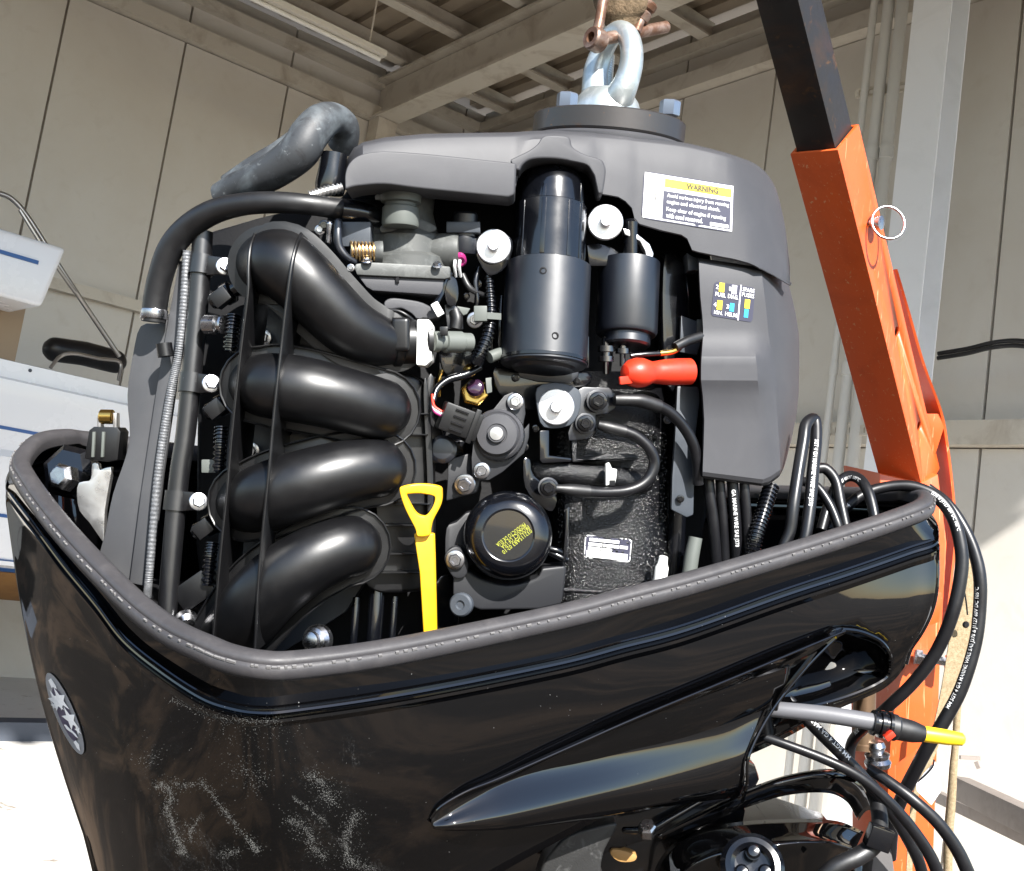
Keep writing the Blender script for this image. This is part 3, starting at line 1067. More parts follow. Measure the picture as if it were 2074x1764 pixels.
# long scoop moulding on the side
def side(px, py, out):                      # point on the cowl side, raised by out mm along the outward normal
    p = hit(COWL_TREE, px, py, 0)
    if p is None:
        return E(px, py, 60 - out)
    return p + Vector((.12, -1, -.25)).normalized() * (out / 1000.0)
SC = {
 'crease': [(872, 1656), (893, 1629), (945, 1596), (1011, 1567), (1161, 1497), (1300, 1434), (1500, 1351), (1702, 1268)],
 'chan':   [(873, 1660), (905, 1634), (965, 1604), (1040, 1574), (1185, 1512), (1310, 1466), (1490, 1400), (1632, 1350)],
 'bluet':  [(874, 1663), (915, 1639), (975, 1611), (1050, 1583), (1200, 1543), (1310, 1512), (1470, 1466), (1560, 1433)],
 'blueb':  [(876, 1667), (915, 1650), (975, 1631), (1050, 1613), (1200, 1585), (1310, 1562), (1440, 1530), (1500, 1502)],
 'low':    [(880, 1671), (915, 1663), (975, 1652), (1050, 1640), (1200, 1618), (1310, 1598), (1440, 1572), (1495, 1556)],
 'bot':    [(888, 1676), (925, 1674), (985, 1668), (1055, 1661), (1200, 1641), (1310, 1622), (1440, 1604), (1491, 1600)]}
OUTS = {'crease': (1, 3, 5, 7, 10, 12, 13, 12), 'chan': (3, 4, 3, 0, -3, -4, -3, -2), 'bluet': (4, 6, 6, 4, 1, 0, 0, 0), 'blueb': (6, 14, 19, 22, 23, 23, 23, 23), 'low': (6, 13, 20, 24, 25, 25, 25, 25), 'bot': (2, 6, 10, 13, 14, 14, 14, 14)}
rows = []
keys = ['crease', 'chan', 'bluet', 'blueb', 'low', 'bot']
def side_ext(px, py, out):
    """the side surface carried on smoothly below its lower edge"""
    p = hit(COWL_TREE, px, py, 0)
    lim = min(bot_c, key=lambda b: abs(b[0] - px) + (0 if b[2] < 200 else 9999))
    base_y = lim[1] - 8
    if p is None or p.y > .22 or py > base_y:
        a = hit(COWL_TREE, px, base_y - 60, 0)
        b2 = hit(COWL_TREE, px, base_y - 12, 0)
        if a is None or b2 is None:
            return E(px, py, 70 - out)
        y = b2.y * 1000 + (b2.y - a.y) * 1000 * (py - base_y + 12) / 48 * .5
        p = E(px, py, y)
    return p + Vector((.12, -1, -.25)).normalized() * (out / 1000.0)
ctrl = []
for k in keys:
    ctrl.append([side_ext(p[0], p[1], o) for p, o in zip(SC[k], OUTS[k])])
ctrl = [[Vector(v) for v in cr(r, 8)] for r in ctrl]
lip = [v + Vector((0, .012, .002)) for v in ctrl[0]]
foot = [v + Vector((0, .03, -.004)) for v in ctrl[-1]]
cols = []
for i in range(len(ctrl[0])):
    c = [ctrl[0][i]] + [Vector(v) for v in cr([ctrl[k][i] for k in range(6)], 5)][1:]
    cols.append([lip[i]] + c + [foot[i]])
rows = [[cols[i][j] for i in range(len(cols))] for j in range(len(cols[0]))]
scoop = grid("side_scoop", rows, COWL, motor, sharp=32)
solidify(scoop, .003)
sweep("scoop_edge", [v for v in cr([side_ext(1702, 1268, 9), side_ext(1632, 1350, 2), side_ext(1560, 1433, 6), side_ext(1500, 1502, 26), side_ext(1493, 1556, 30), side_ext(1490, 1602, 20)], 6)], [.0016] * 31, COWL, scoop, 8)

sweep("scoop_crease", ctrl[0], [.0012] * len(ctrl[0]), COWL, scoop, 8)
# recess bowl and its edge bead
bowl_rows = []
rc = RECESS
cx_ = sum(p[0] for p in rc) / len(rc)
cy_ = sum(p[1] for p in rc) / len(rc)
def rpt(px, py, dep):
    p = hit(COWL_TREE, px, py, 0)
    if p is None or p.y > .22:
        p = E(px, py, 135)
    return p + Vector((0, dep / 1000.0, 0))
for f, dep in ((1.03, .4), (.97, 6), (.88, 18), (.7, 28), (.45, 32), (.1, 33)):
    bowl_rows.append([rpt(cx_ + (p[0] - cx_) * min(f, 1), cy_ + (p[1] - cy_) * min(f, 1), dep if f < 1 else -.6) for p in rc])
grid("grip_recess", bowl_rows, COWL, motor, close_u=True, sharp=60)
rb_ = [Vector(v) for v in cr([rpt(p[0], p[1], -.8) for p in rc[::8]], 6, True)]
sweep("recess_bead", rb_ + [rb_[0]], [.0026] * (len(rb_) + 1), COWL, motor, 8, caps=False)
# trailing edge bead and rim wall edge on the right
te = [led_c[i] for i in range(18 * NS, 18 * NS + 1)]
sweep("trailing_edge", [Vector(v) for v in cr([lower_cowl_rows[j][18 * NS] for j in range(6, len(lower_cowl_rows), 2)], 3)], [.0022] * (3 * (len(range(6, len(lower_cowl_rows), 2)) - 1) + 1), COWL, motor, 8)

# ---------------------------------------------------------------- emblem
EMQ = [Z('M', 120, 150), Z('M', 620, 10), Z('M', 870, 1610), Z('M', 370, 1750)]
EMC = Z('M', 492, 880)
def em(u, v):                               # u across, v down in the emblem's own upright frame, -1..1
    # sheared ellipse: half width 210, half height 730, leaning
    x = 492 + u * 205 + v * 275
    y = 880 + v * 725 + u * 60
    return Z('M', x, y)
def em_poly(name, uv, lift, m, parent):
    V = [hit(COWL_TREE, *em(u, v), lift) for u, v in uv]
    V = [v for v in V if v is not None]
    return mk(name, V, [tuple(range(len(V)))], m, parent, recalc=False)
SILV = mat("emblem_silver", (.34, .35, .37), .4, .2)
SILV2 = mat("emblem_bright", (.95, .95, .95), .35, .0)
EMD = mat("emblem_dark", (.075, .065, .12), .35)
emblem = em_poly("emblem", [(math.cos(2 * math.pi * k / 40), math.sin(2 * math.pi * k / 40)) for k in range(40)], 1.0, SILV, motor)
emblem['label'] = "silver oval emblem with stars"
em_poly("emblem_field", [(.62 * math.cos(2 * math.pi * k / 30) - .02, .66 * math.sin(2 * math.pi * k / 30) + .02) for k in range(30)], 1.4, EMD, emblem)
def star(cu, cv, r, name="emblem_star"):
    P = []
    for k in range(10):
        rr = r if k % 2 == 0 else r * .42
        a = math.pi * k / 5 - math.pi / 2 - .25
        P.append((cu + rr * math.cos(a) * 1.45, cv + rr * math.sin(a) * .62))
    c = (cu, cv)
    V = [hit(COWL_TREE, *em(*c), 1.8)] + [hit(COWL_TREE, *em(u, v), 1.8) for u, v in P]
    mk(name, V, [(0, 1 + k, 1 + (k + 1) % 10) for k in range(10)], SILV2, emblem, recalc=False)
for cu, cv, r in ((-.36, -.28, .46), (.14, -.36, .50), (.40, .10, .50), (-.74, -.14, .16), (.74, .34, .2)):
    star(cu, cv, r)
wave = [(-.42, .30), (-.2, .28), (.0, .36), (.2, .40), (.42, .46), (.50, .56), (.3, .54), (.1, .46), (-.1, .44), (-.3, .40)]
em_poly("emblem_wave", wave, 1.8, SILV2, emblem)
em_poly("emblem_crest", [(-.30, -.80), (.05, -.88), (.25, -.70), (.2, -.62), (-.05, -.66), (-.25, -.62)], 1.8, SILV2, emblem)
em_poly("emblem_crest", [(-.1, .70), (.15, .64), (.35, .72), (.2, .90), (.0, .84)], 1.8, SILV2, emblem)

# ---------------------------------------------------------------- dark mass of the engine behind everything
blk = plate("cylinder_block", [(420, 470), (520, 440), (690, 400), (735, 335), (1040, 322), (1250, 335), (1430, 375), (1450, 640), (1440, 1000), (1390, 1260), (1100, 1380), (700, 1420), (430, 1400), (395, 1100), (400, 700)], 95, 150, DARKBLK, motor, bevel=6, seg=3)
# head casting seen between the runners, slate blue in the light
plate("cylinder_head", [(500, 560), (560, 540), (640, 600), (700, 680), (790, 760), (800, 900), (790, 1100), (700, 1240), (560, 1330), (450, 1330), (430, 1200), (450, 1000), (470, 800)], 58, 36, SLATE, motor, bevel=3)
for x, y in ((532, 684), (508, 913), (485, 1140)):
    bolt(motor, x, y, 50, 19, 'steel')

# ---------------------------------------------------------------- flywheel cover
COLS = [(697, 386, 350, 60), (703, 383, 322, 30), (716, 379, 300, 14), (735, 376, 288, 4), (780, 373, 278, 0), (860, 382, 271, 0), (950, 391, 269, 0), (1031, 399, 268, 0), (1042, 390, 267.5, 0), (1050, 356, 267, 0), (1061, 330, 266, 0), (1080, 322, 265, 0), (1120, 321, 264, 0), (1155, 326, 266, 0),
        (1188, 334, 268, 0), (1203, 356, 269, 0), (1211, 394, 270, 0), (1230, 397, 271, 0), (1252, 401, 273, 0), (1267, 410, 274, 0), (1280, 424, 276, 0), (1286, 448, 277, 0), (1296, 456, 278, 0), (1340, 469, 283, 0), (1380, 478, 288, 0), (1392, 486, 290, 0), (1402, 509, 292, 0), (1415, 513, 295, 0), (1440, 518, 301, 2), (1470, 524, 309, 2), (1482, 526, 313, 2), (1494, 529, 317, 2), (1505, 532, 321, 4), (1516, 535, 325, 4), (1528, 540, 331, 12), (1537, 545, 337, 12), (1547, 549, 345, 30), (1556, 554, 355, 30), (1565, 558, 368, 55), (1573, 563, 385, 55), (1580, 567, 410, 88), (1587, 571, 440, 88), (1592, 574, 470, 120), (1600, 579, 540, 150)]
def crease_x(y):
    return 1474 + (y - 321) * .29
rowsC = [[] for _ in range(15)]
for (x, b, t, d) in COLS:
    base = -14 + (d if x < 1400 else 0)
    h = b - t
    ts = min(10, h * .25)
    def pt(y, off):
        c_ = max(0, x - crease_x(y)) if x > 1460 else 0
        return q(x, y, off + c_ * .42 + (c_ * c_ * .006))
    rr_ = [(b - 3, 16), (b - 1, 8), (b, 4), (b - 1, 1), (b - 3, 0), (b - h * .35, 1), (b - h * .7, 3.5)]
    for a_ in range(0, 91, 15):
        rr_.append((t + ts * (1 - math.sin(rad(a_))), 8 + 26 * (1 - math.cos(rad(a_)))))
    for j_, (y_, o_) in enumerate(rr_):
        rowsC[j_].append(pt(y_, base + o_))
    p = pt(t, base + 34)
    far = Vector((p.x * .80 + .02, p.y + .21, p.z + (-.004)))
    rowsC[14].append(far)
cover = grid("flywheel_cover", rowsC, COVER, motor, sharp=26)
solidify(cover, .0025)
cover['label'] = "grey textured plastic flywheel cover"
visor = plate("cover_visor", cr([(699, 384), (699, 352), (709, 328), (733, 312), (780, 306), (860, 311), (950, 320)], 4) + [(1044, 330), (1046, 334), (1043, 388), (1040, 395), (1030, 399)] + cr([(1026, 399), (855, 382), (780, 373), (730, 376), (712, 379)], 4), -46, 40, COVER, cover, bevel=1.8, seg=3)
hood = plate("starter_hood", cr([(1033, 323), (1050, 315), (1072, 304), (1088, 292), (1097, 279), (1106, 274), (1125, 273), (1146, 275), (1155, 281), (1160, 297), (1182, 311), (1216, 322), (1225, 335), (1227, 352), (1221, 392)], 4) + [(1212, 393), (1204, 356)] + cr([(1200, 349), (1188, 334), (1155, 326), (1120, 321), (1080, 322), (1061, 331), (1051, 346)], 4) + [(1040, 340)], -36, 34, COVER, cover, bevel=3.0, seg=3)
CT = bvh(cover)

# warning label
WQ = [Z('W', 135, 120), Z('W', 1840, 395), Z('W', 1815, 1290), Z('W', 80, 1010)]
warn = decal("warning_label", WQ, CT, LABELBLK, cover, .5, poly=[(u, v) for u, v in RB])
def sub(Q, u0, v0, u1, v1):
    return [quad_map(Q, u0, v0), quad_map(Q, u1, v0), quad_map(Q, u1, v1), quad_map(Q, u0, v1)]
warn['label'] = "white, yellow and dark warning sticker"
decal("label_face", sub(WQ, .012, .022, .988, .978), CT, LABELWHITE, warn, .75)
decal("yellow_band", sub(WQ, .235, .09, .972, .27), CT, LABELYEL, warn, 1.0)
decal("dark_field", sub(WQ, .225, .35, .965, .945), CT, LABELBLK, warn, 1.0)
text_on("heading", "WARNING", sub(WQ, .47, .115, .825, .245), CT, DARKINK, warn, 1.3, bold=.045)
for s, u0, u1, v0, v1 in (("Avoid serious injury from running", .265, .945, .395, .50), ("engine and electrical shock.", .265, .85, .525, .63), ("Keep clear of engine if running", .265, .915, .68, .79), ("with cowl removed.", .265, .665, .805, .91)):
    text_on("line", s, sub(WQ, u0, v0, u1, v1), CT, WHITE, warn, 1.3)
decal("number_strip", sub(WQ, .745, .855, .945, .925), CT, LABELWHITE, warn, 1.3, 4, 1)
text_on("side_mark", "(=", [Z('W', 370, 560), Z('W', 370, 680), Z('W', 310, 680), Z('W', 310, 560)], CT, DARKINK, warn, 1.3)

# ---------------------------------------------------------------- electrical side cover
SIDE = [  # y, left x, crease x, right x
    (522, 1413, 1541, 1596), (540, 1413.5, 1543, 1600), (590, 1415, 1549, 1609), (640, 1420, 1554, 1615), (672, 1422, 1556, 1618), (700, 1420, 1560, 1619), (726, 1418, 1563, 1619), (745, 1417, 1566, 1619), (770, 1417, 1568, 1618), (790, 1419, 1570, 1618), (822, 1424, 1573, 1618), (880, 1423, 1577, 1609), (930, 1421, 1580, 1597), (958, 1420, 1581, 1587), (968, 1420, 1575, 1578)]
def top_edge(x):                            # the upper edge follows the flywheel cover
    return 522 + (x - 1413) * .15 + max(0, x - 1547) * .42
def bot_edge(x):
    return 968 + (x - 1420) * .135 if x < 1551 else 986 - (x - 1551) * .75
rowsS = []
def lerp_tab(y, c):
    for a, b in zip(SIDE, SIDE[1:]):
        if a[0] <= y <= b[0]:
            f = (y - a[0]) / (b[0] - a[0])
            return a[c] + (b[c] - a[c]) * f
    return SIDE[-1][c] if y > SIDE[-1][0] else SIDE[0][c]
ys = [522, 530, 560, 600, 640, 664, 680, 695, 710, 722, 728, 740, 760, 770, 780, 800, 850, 900, 940, 955, 963, 968]
for j, y in enumerate(ys):
    L, Cx, R = lerp_tab(y, 1), lerp_tab(y, 2), lerp_tab(y, 3)
    row = []
    edge = 12 if j == 0 or j == len(ys) - 1 else (3 if j == 1 or j == len(ys) - 2 else 0)
    for u in (0, .02, .08, .2, .35, .5, .65, .78, .88, .95, 1.0):
        x = L + (Cx - L) * u
        k = min(1, max(0, (1.02 - u) / .26))
        k = k * k * (3 - 2 * k)
        bulge = 0
        if y >= 664:                        # the lower half swells out, most along a ledge at the cable entry
            f = min(1, (y - 664) / 60)
            g2 = 15 if y < 728 else (15 if y < 770 else max(7, 15 - (y - 770) * .22))
            bulge = -g2 * f * f * k if y < 728 else -g2 * k
        yy = y + (top_edge(x) - 522) * max(0, 1 - (y - 522) / 160) + (bot_edge(x) - 968) * max(0, (y - 760) / 208)
        row.append(q(x, yy, -6 + edge + bulge + (10 if u == 0 else 0) + 6 * max(0, u - .8)))
    for u, dd in ((.15, 5), (.4, 20), (.7, 48), (.92, 85), (1.0, 125)):
        x = Cx + (R - Cx) * u
        yy = y + (top_edge(x) - 522) * max(0, 1 - (y - 522) / 160) + (bot_edge(x) - 968) * max(0, (y - 760) / 208)
        row.append(q(x, yy, -2 + edge + dd))
    p = row[-1]
    row.append(Vector((p.x - .03, p.y + .12, p.z)))
    rowsS.append(row)
# underside and top closing lips
rowsS.insert(0, [v + Vector((0, .03, -.003)) for v in rowsS[0]])
rowsS.append([v + Vector((0, .05, .008)) for v in rowsS[-1]])
scover = grid("electrical_cover", rowsS, COVER, motor, sharp=20)
solidify(scover, .0025)
scover['label'] = "grey electrical side cover with fuse sticker"
ST = bvh(scover)
UQ = [Z('U', 385, 225), Z('U', 1690, 440), Z('U', 1600, 1545), Z('U', 265, 1330)]
fuse = decal("fuse_label", UQ, ST, LABELBLK, scover, .5, poly=RB)
fuse['label'] = "dark fuse map sticker"
def uq(x0, y0, x1, y1, x2, y2, x3, y3):
    return [Z('U', x0, y0), Z('U', x1, y1), Z('U', x2, y2), Z('U', x3, y3)]
decal("fuse_mark", uq(540, 265, 710, 285, 685, 580, 512, 555), ST, LABELYEL, fuse, .9, 2, 2)
decal("fuse_mark", uq(945, 340, 1105, 360, 1080, 645, 918, 620), ST, CLEARF, fuse, .9, 2, 2)
decal("fuse_mark", uq(475, 830, 640, 850, 612, 1150, 442, 1125), ST, LABELYEL, fuse, .9, 2, 2)
decal("fuse_mark", uq(880, 920, 1022, 940, 995, 1210, 850, 1180), ST, BLUEF, fuse, .9, 2, 2)
decal("fuse_mark", uq(1360, 800, 1525, 820, 1500, 1105, 1335, 1085), ST, LABELYEL, fuse, .9, 2, 2)
decal("fuse_mark", uq(1340, 1115, 1475, 1130, 1450, 1400, 1315, 1380), ST, BLUEF, fuse, .9, 2, 2)
decal("divider", uq(1212, 340, 1250, 345, 1150, 1480, 1108, 1475), ST, CLEARF, fuse, .9, 2, 4)
for s, *Q8 in (("2", 425, 330, 510, 345, 495, 480, 412, 465), ("1", 845, 400, 905, 410, 890, 540, 838, 530), ("4", 350, 890, 440, 905, 425, 1050, 338, 1035), ("3", 760, 965, 850, 980, 835, 1115, 750, 1100),
               ("FUEL", 405, 565, 745, 625, 730, 755, 392, 695), ("DIAG.", 810, 625, 1145, 690, 1130, 825, 798, 765), ("IGN.", 365, 1150, 640, 1200, 625, 1320, 352, 1265), ("HELM", 720, 1200, 1090, 1265, 1075, 1395, 706, 1325),
               ("SPARE", 1285, 410, 1665, 480, 1648, 610, 1268, 540), ("FUSES", 1265, 580, 1650, 650, 1635, 780, 1250, 705)):
    text_on("word", s, uq(*Q8), ST, WHITE, fuse, 1.2)

# ---------------------------------------------------------------- intake manifold
mani = plate("intake_manifold", cr([(700, 690), (790, 745), (850, 770), (866, 830), (872, 1000), (872, 1150), (858, 1192), (830, 1200), (760, 1198), (735, 1160), (760, 1040), (740, 960), (770, 880), (720, 780)], 5, True), 8, 46, BLACKPL, motor, bevel=6, seg=3)
mani['label'] = "black plastic intake manifold with four curved runners"
for y, x0, x1 in ((838, 828, 868), (880, 824, 866), (1021, 800, 872), (1064, 776, 868), (1122, 776, 866), (1160, 770, 860)):
    plate("manifold_fin", [(x0, y - 2), (x1, y - 1), (x1, y + 2), (x0, y + 2)], -6, 18, BLACKPL, mani, bevel=.3, seg=1)
plate("plenum_rim", cr([(864, 770), (872, 860), (878, 1000), (876, 1150), (870, 1190), (862, 1188), (866, 1000), (858, 800)], 4, True), 0, 30, BLACKPL, mani, bevel=2)
RUN = [
    [(525, 540, 40, 58), (541, 536, 8, 64), Z('4', 1085, 455) + (-22, 70), Z('4', 1205, 550) + (-26, 68), Z('4', 1350, 700) + (-24, 64), Z('4', 1510, 850) + (-20, 60), Z('4', 1660, 925) + (-14, 54), Z('4', 1760, 945) + (-10, 47), Z('4', 1800, 948) + (-8, 43)],
    [(505, 780, 40, 56), (523, 780, 8, 61), (556, 782, -22, 67), (608, 789, -27, 68), (672, 803, -25, 66), (736, 820, -20, 64), (772, 828, -14, 62)],
    [(480, 1022, 40, 56), (500, 1018, 8, 62), (540, 1005, -22, 69), (600, 985, -27, 70), (675, 962, -25, 66), (735, 950, -20, 62), (765, 948, -14, 60)],
    [(446, 1320, 40, 58), (466, 1295, 8, 64), (512, 1232, -20, 70), (560, 1182, -26, 70), (620, 1140, -25, 67), (680, 1112, -20, 64), (712, 1106, -14, 62)]]
for i, rp in enumerate(RUN):
    hose("runner", rp, BLACKPL, mani, n=7, seg=32, rnd=(True, i > 0), sharp=60)
    # two-shell weld flange round the outline
    c = cr([(p[0], p[1], p[3]) for p in rp[1:]], 5)
    Lft, Rgt = [], []
    for k in range(len(c)):
        a, b = c[max(k - 1, 0)], c[min(k + 1, len(c) - 1)]
        dx, dy = b[0] - a[0], b[1] - a[1]
        L = math.hypot(dx, dy)
        nx, ny = -dy / L, dx / L
        r = c[k][2] + 17
        Lft.append((c[k][0] + nx * r, c[k][1] + ny * r))
        Rgt.append((c[k][0] - nx * r, c[k][1] - ny * r))
    def arc(cn, a0, sgn, r):
        return [(cn[0] + r * math.cos(a0 + sgn * math.pi * k / 20), cn[1] + r * math.sin(a0 + sgn * math.pi * k / 20)) for k in range(1, 20)]
    a1 = math.atan2(Lft[-1][1] - c[-1][1], Lft[-1][0] - c[-1][0])
    a2 = math.atan2(Rgt[0][1] - c[0][1], Rgt[0][0] - c[0][0])
    out = Lft + arc(c[-1], a1, -1, c[-1][2] + 17) + Rgt[::-1] + arc(c[0], a2, -1, c[0][2] + 17)
    plate("runner_flange", out, -12, 5, BLACKPL, mani, bevel=1.2, seg=2)
    inn = [((p[0] - out[0][0]) * 1 + out[0][0], p[1]) for p in out]
    rib_pts = [q(p[0], p[1], -13.5) for p in out[::2]]
    if i:
        sweep("flange_bead", rib_pts + [rib_pts[0]], [.0011] * (len(rib_pts) + 1), BLACKPL, mani, 6, caps=False)
RIBA = [(516, 474, -30), (507, 500, -42), (503, 540, -47), (502, 595, -48), (489, 701, -47), (478, 800, -47), (468, 900, -46), (459, 1003, -46), (449, 1100, -46), (440, 1196, -46), (431, 1295, -46)]
RIBB = [(610, 473, -34), (600, 496, -52), (590, 540, -60), (578, 630, -60), (569, 710, -59), (560, 790, -60), (552, 870, -60), (546, 939, -60), (537, 1030, -60), (527, 1132, -59), (521, 1220, -59), (516, 1320, -56)]
for nm, R in (("long_rib", RIBA), ("long_rib", RIBB)):
    c = cr(R, 5)
    fr = [q(*p) for p in c]
    bk = [v + Vector((0, .075, 0)) for v in fr]
    rows = [[v + Vector((-.0012, 0, 0)) for v in bk], [v + Vector((-.0012, .001, 0)) for v in fr], fr, [v + Vector((.0012, .001, 0)) for v in fr], [v + Vector((.0012, 0, 0)) for v in bk]]
    grid(nm, rows, BLACKPL, mani, sharp=50)
    sweep("rib_bead", fr, [.0013] * len(fr), BLACKPL, mani, 8)
# web pieces between runners
for P in ([(585, 640), (640, 690), (690, 735), (720, 760), (640, 715), (585, 695)], [(560, 885), (600, 878), (700, 880), (650, 895), (565, 915)], [(545, 1065), (600, 1050), (640, 1030), (590, 1080), (540, 1105)]):
    plate("runner_web", P, 10, 5, BLACKPL, mani, bevel=.6)
# collar and map sensor at the end of the top runner
lathe("runner_collar", q(*Z('4', 1770, 945), -9), q(*Z('4', 1900, 945), -9) - q(*Z('4', 1770, 945), -9), [(.020, 0), (.0225, .002), (.0225, .008), (.020, .010), (.020, .028), (.0225, .03), (.0225, .034)], BLACKPL, mani, 32)
box("collar_boss", q(*Z('4', 1835, 900), -26), (.016, .014, .030), BLACKPL, mani, bevel=.004, bseg=3)
sens = plate("pressure_sensor", [Z('4', 1935, 800), Z('4', 2010, 800), Z('4', 2035, 830), Z('4', 2030, 1060), Z('4', 1990, 1095), Z('4', 1930, 1090)], -30, 30, NYLON, motor, bevel=2)
plug = lathe("sensor_plug", q(*Z('5', 130, 1115), -16), q(*Z('5', 390, 1120), -6) - q(*Z('5', 130, 1115), -16), [(.009, 0), (.0095, .006), (.008, .007), (.008, .012), (.0098, .013), (.0098, .030), (.0085, .031), (.0085, .040)], CAPGREY, motor, 20)
box("sensor_clip", q(*Z('5', 205, 1050), -28), (.007, .006, .008), BLACKPL, plug, bevel=.001)

# ---------------------------------------------------------------- fuel rail and its neighbours
RAILM = mat("black_rail_coating", (.006, .006, .007), .34, spec=1.0, rvar=(60, .30, .38))
rail = hose("fuel_rail", [(411, 470, 16, 20.5), (401, 620, 10, 20.5), (388, 760, 3, 20), (376, 880, -2, 20), (362, 975, -7, 20), (342, 1196, -17, 19.5), (336, 1290, -20, 19.5)], RAILM, motor, n=5, seg=28)
rail['label'] = "straight black fuel rail tube with clamps"
for (x, y, bx, by, ro) in ((407, 536, 456, 540, 13), (387, 775, 428, 777, 2), (357, 1014, 402, 1016, -9)):
    cl = lathe("rail_clamp", q(x - 1, y + 20, ro - 1), (.085, .10, 1), [(.0088, 0), (.0112, 0), (.0112, .0175), (.0088, .0175)], RAILM, rail, 28)
    plate("clamp_tab", [(x + 10, y - 19), (x + 45, y - 15), (x + 47, y + 19), (x + 10, y + 21)], ro - 6, 5, RAILM, rail, bevel=.8)
    bolt(rail, bx, by, ro - 8, 19, 'steel', d=(.35, -.9, .15))
    for dy in (-9, 9):
        lathe("clamp_dimple", q(x - 12, y + dy, ro - 11), (0, -1, 0), [(.0016, -.001), (.0016, .0004)], STEEL, rail, 8)
for (x, y) in ((443, 605), (432, 830), (408, 1072)):
    inj = lathe("injector", q(x - 14, y + 8, 6), (.9, -.2, .45), [(.006, 0), (.0078, .003), (.0078, .012), (.010, .014), (.010, .022), (.0065, .024), (.0065, .036)], GLOSS, motor, 18)
    box("injector_plug", q(x + 6, y - 2, 0), (.016, .014, .014), BLACKPL, inj, rot=Matrix.Rotation(rad(-38), 3, 'Y'), bevel=.001)
for dp in ([(474, 640, 2, 13), (470, 670, -2, 13), (466, 712, -4, 13)], [(449, 866, 2, 12.5), (447, 900, -2, 12.5), (443, 955, -4, 12.5)], [(430, 1100, 0, 12.5), (426, 1130, -4, 12.5), (421, 1185, -6, 12.5)]):
    corr("wire_conduit", dp, GLOSS, motor, 9, .16)
lathe("test_valve_cap", q(*Z('4', 590, 835), -6), (1, -.25, -.02), [(.006, 0), (.0085, .002), (.0085, .013), (.0065, .015), (.0065, .018), (.0085, .018), (.0085, .02)], STEEL, motor, 12)
for (x, y) in ((424, 944), (428, 1168)):
    box("wire_tab", q(x, y, 8), (.013, .006, .012), CAPGREY, motor, bevel=.001)
ij = box("harness_plug", q(398, 1195, 0), (.034, .02, .024), BLACKPL, motor, rot=Matrix.Rotation(rad(-35), 3, 'Y'), bevel=.002)
lathe("drain_plug", q(375, 1250, -10), (.4, -.8, -.5), [(.006, 0), (.010, .002), (.010, .008), (.007, .012), (.004, .013)], STEEL, motor, 16)
# side panel pieces and ribbed sleeve
plate("side_panel", [(362, 528), (383, 528), (372, 640), (355, 790), (330, 960), (305, 1190), (262, 1180), (285, 1000), (315, 800), (340, 650)], 18, 6, PANEL, motor, bevel=1.2)
plate("side_panel", cr([(284, 660), (322, 655), (345, 640), (322, 790), (290, 1000), (262, 1200), (200, 1150), (212, 1080), (228, 1000), (252, 930), (262, 880), (257, 800), (268, 720)], 3, True), 30, 8, PANEL, motor, bevel=2)
sl = []
for i in range(27):
    t = i / 26
    sl.append((378 - 76 * t - 8 * math.sin(math.pi * t) * 0, 512 + 662 * t, 8, 8.5))
corr("braided_sleeve", [(379, 508, 8, 8.5), (366, 690, 8, 8.5), (345, 800, 8, 8.5), (321, 955, 8, 8), (302, 1164, 8, 8), (298, 1210, 8, 8)], SILVERSLEEVE, motor, 130, .045, seg=14)
lathe("sleeve_band", q(336, 722, 4), (-.15, 0, 1), [(.0072, 0), (.0072, .012)], BLACKPL, motor, 18)
# big vent hose and clamp
vh = hose("vent_hose", [(770, 425, 20, 20), (700, 424, 6, 21), (630, 415, -2, 21), (560, 410, -4, 22), (490, 414, -2, 23), (430, 430, 2, 25), (380, 462, 6, 26), (345, 505, 8, 26), (325, 560, 10, 25), (315, 610, 12, 25), (311, 652, 12, 24)], RUBBER, motor, n=6, seg=24)
vh['label'] = "thick black rubber hose curving over the fuel rail"
lathe("hose_clamp", q(313, 627, 12), (-.06, 0, -1), [(.0118, 0), (.0122, .001), (.0122, .0075), (.0118, .0085)], STEEL, motor, 28)
bolt(motor, 291, 640, 2, 9, 'steel', d=(-.8, -.6, .1))
# sleeve of the hose going under the cover
hose("hose_end", [(690, 425, 2, 23), (735, 432, 6, 22), (780, 445, 14, 20)], GLOSS, motor, seg=24)
gh = hose("breather_hose", [Z('1', 1290, 1150) + (40, 31), Z('1', 1370, 1105) + (36, 33), Z('1', 1480, 1050) + (28, 35), Z('1', 1620, 975) + (20, 37), Z('1', 1740, 880) + (14, 40), Z('1', 1795, 790) + (16, 39), Z('1', 1860, 715) + (24, 37), Z('1', 1930, 688) + (38, 32), Z('1', 1995, 730) + (52, 31), Z('1', 2005, 800) + (62, 29), Z('1', 1985, 860) + (70, 28)], DUSTY, motor, n=6, seg=24)
gh['label'] = "dusty grey breather hose arching behind the cover"
hose("rear_hose", [Z('1', 1330, 1080) + (78, 24), Z('1', 1500, 970) + (76, 26), Z('1', 1620, 900) + (78, 26), Z('1', 1720, 820) + (90, 24)], DUSTY, motor, n=5, seg=18)
corr("hose_spring", [(628, 397, 10, 10), (655, 389, 12, 10), (690, 380, 18, 10)], ALU, motor, 9, .14)
lathe("hose_bung", q(672, 352, 26), (.12, 0, 1), [(.013, -.018), (.014, -.01), (.0125, .005), (.012, .018)], GLOSS, motor, 20)
bolt(motor, 657, 457, 0, 12, 'black')

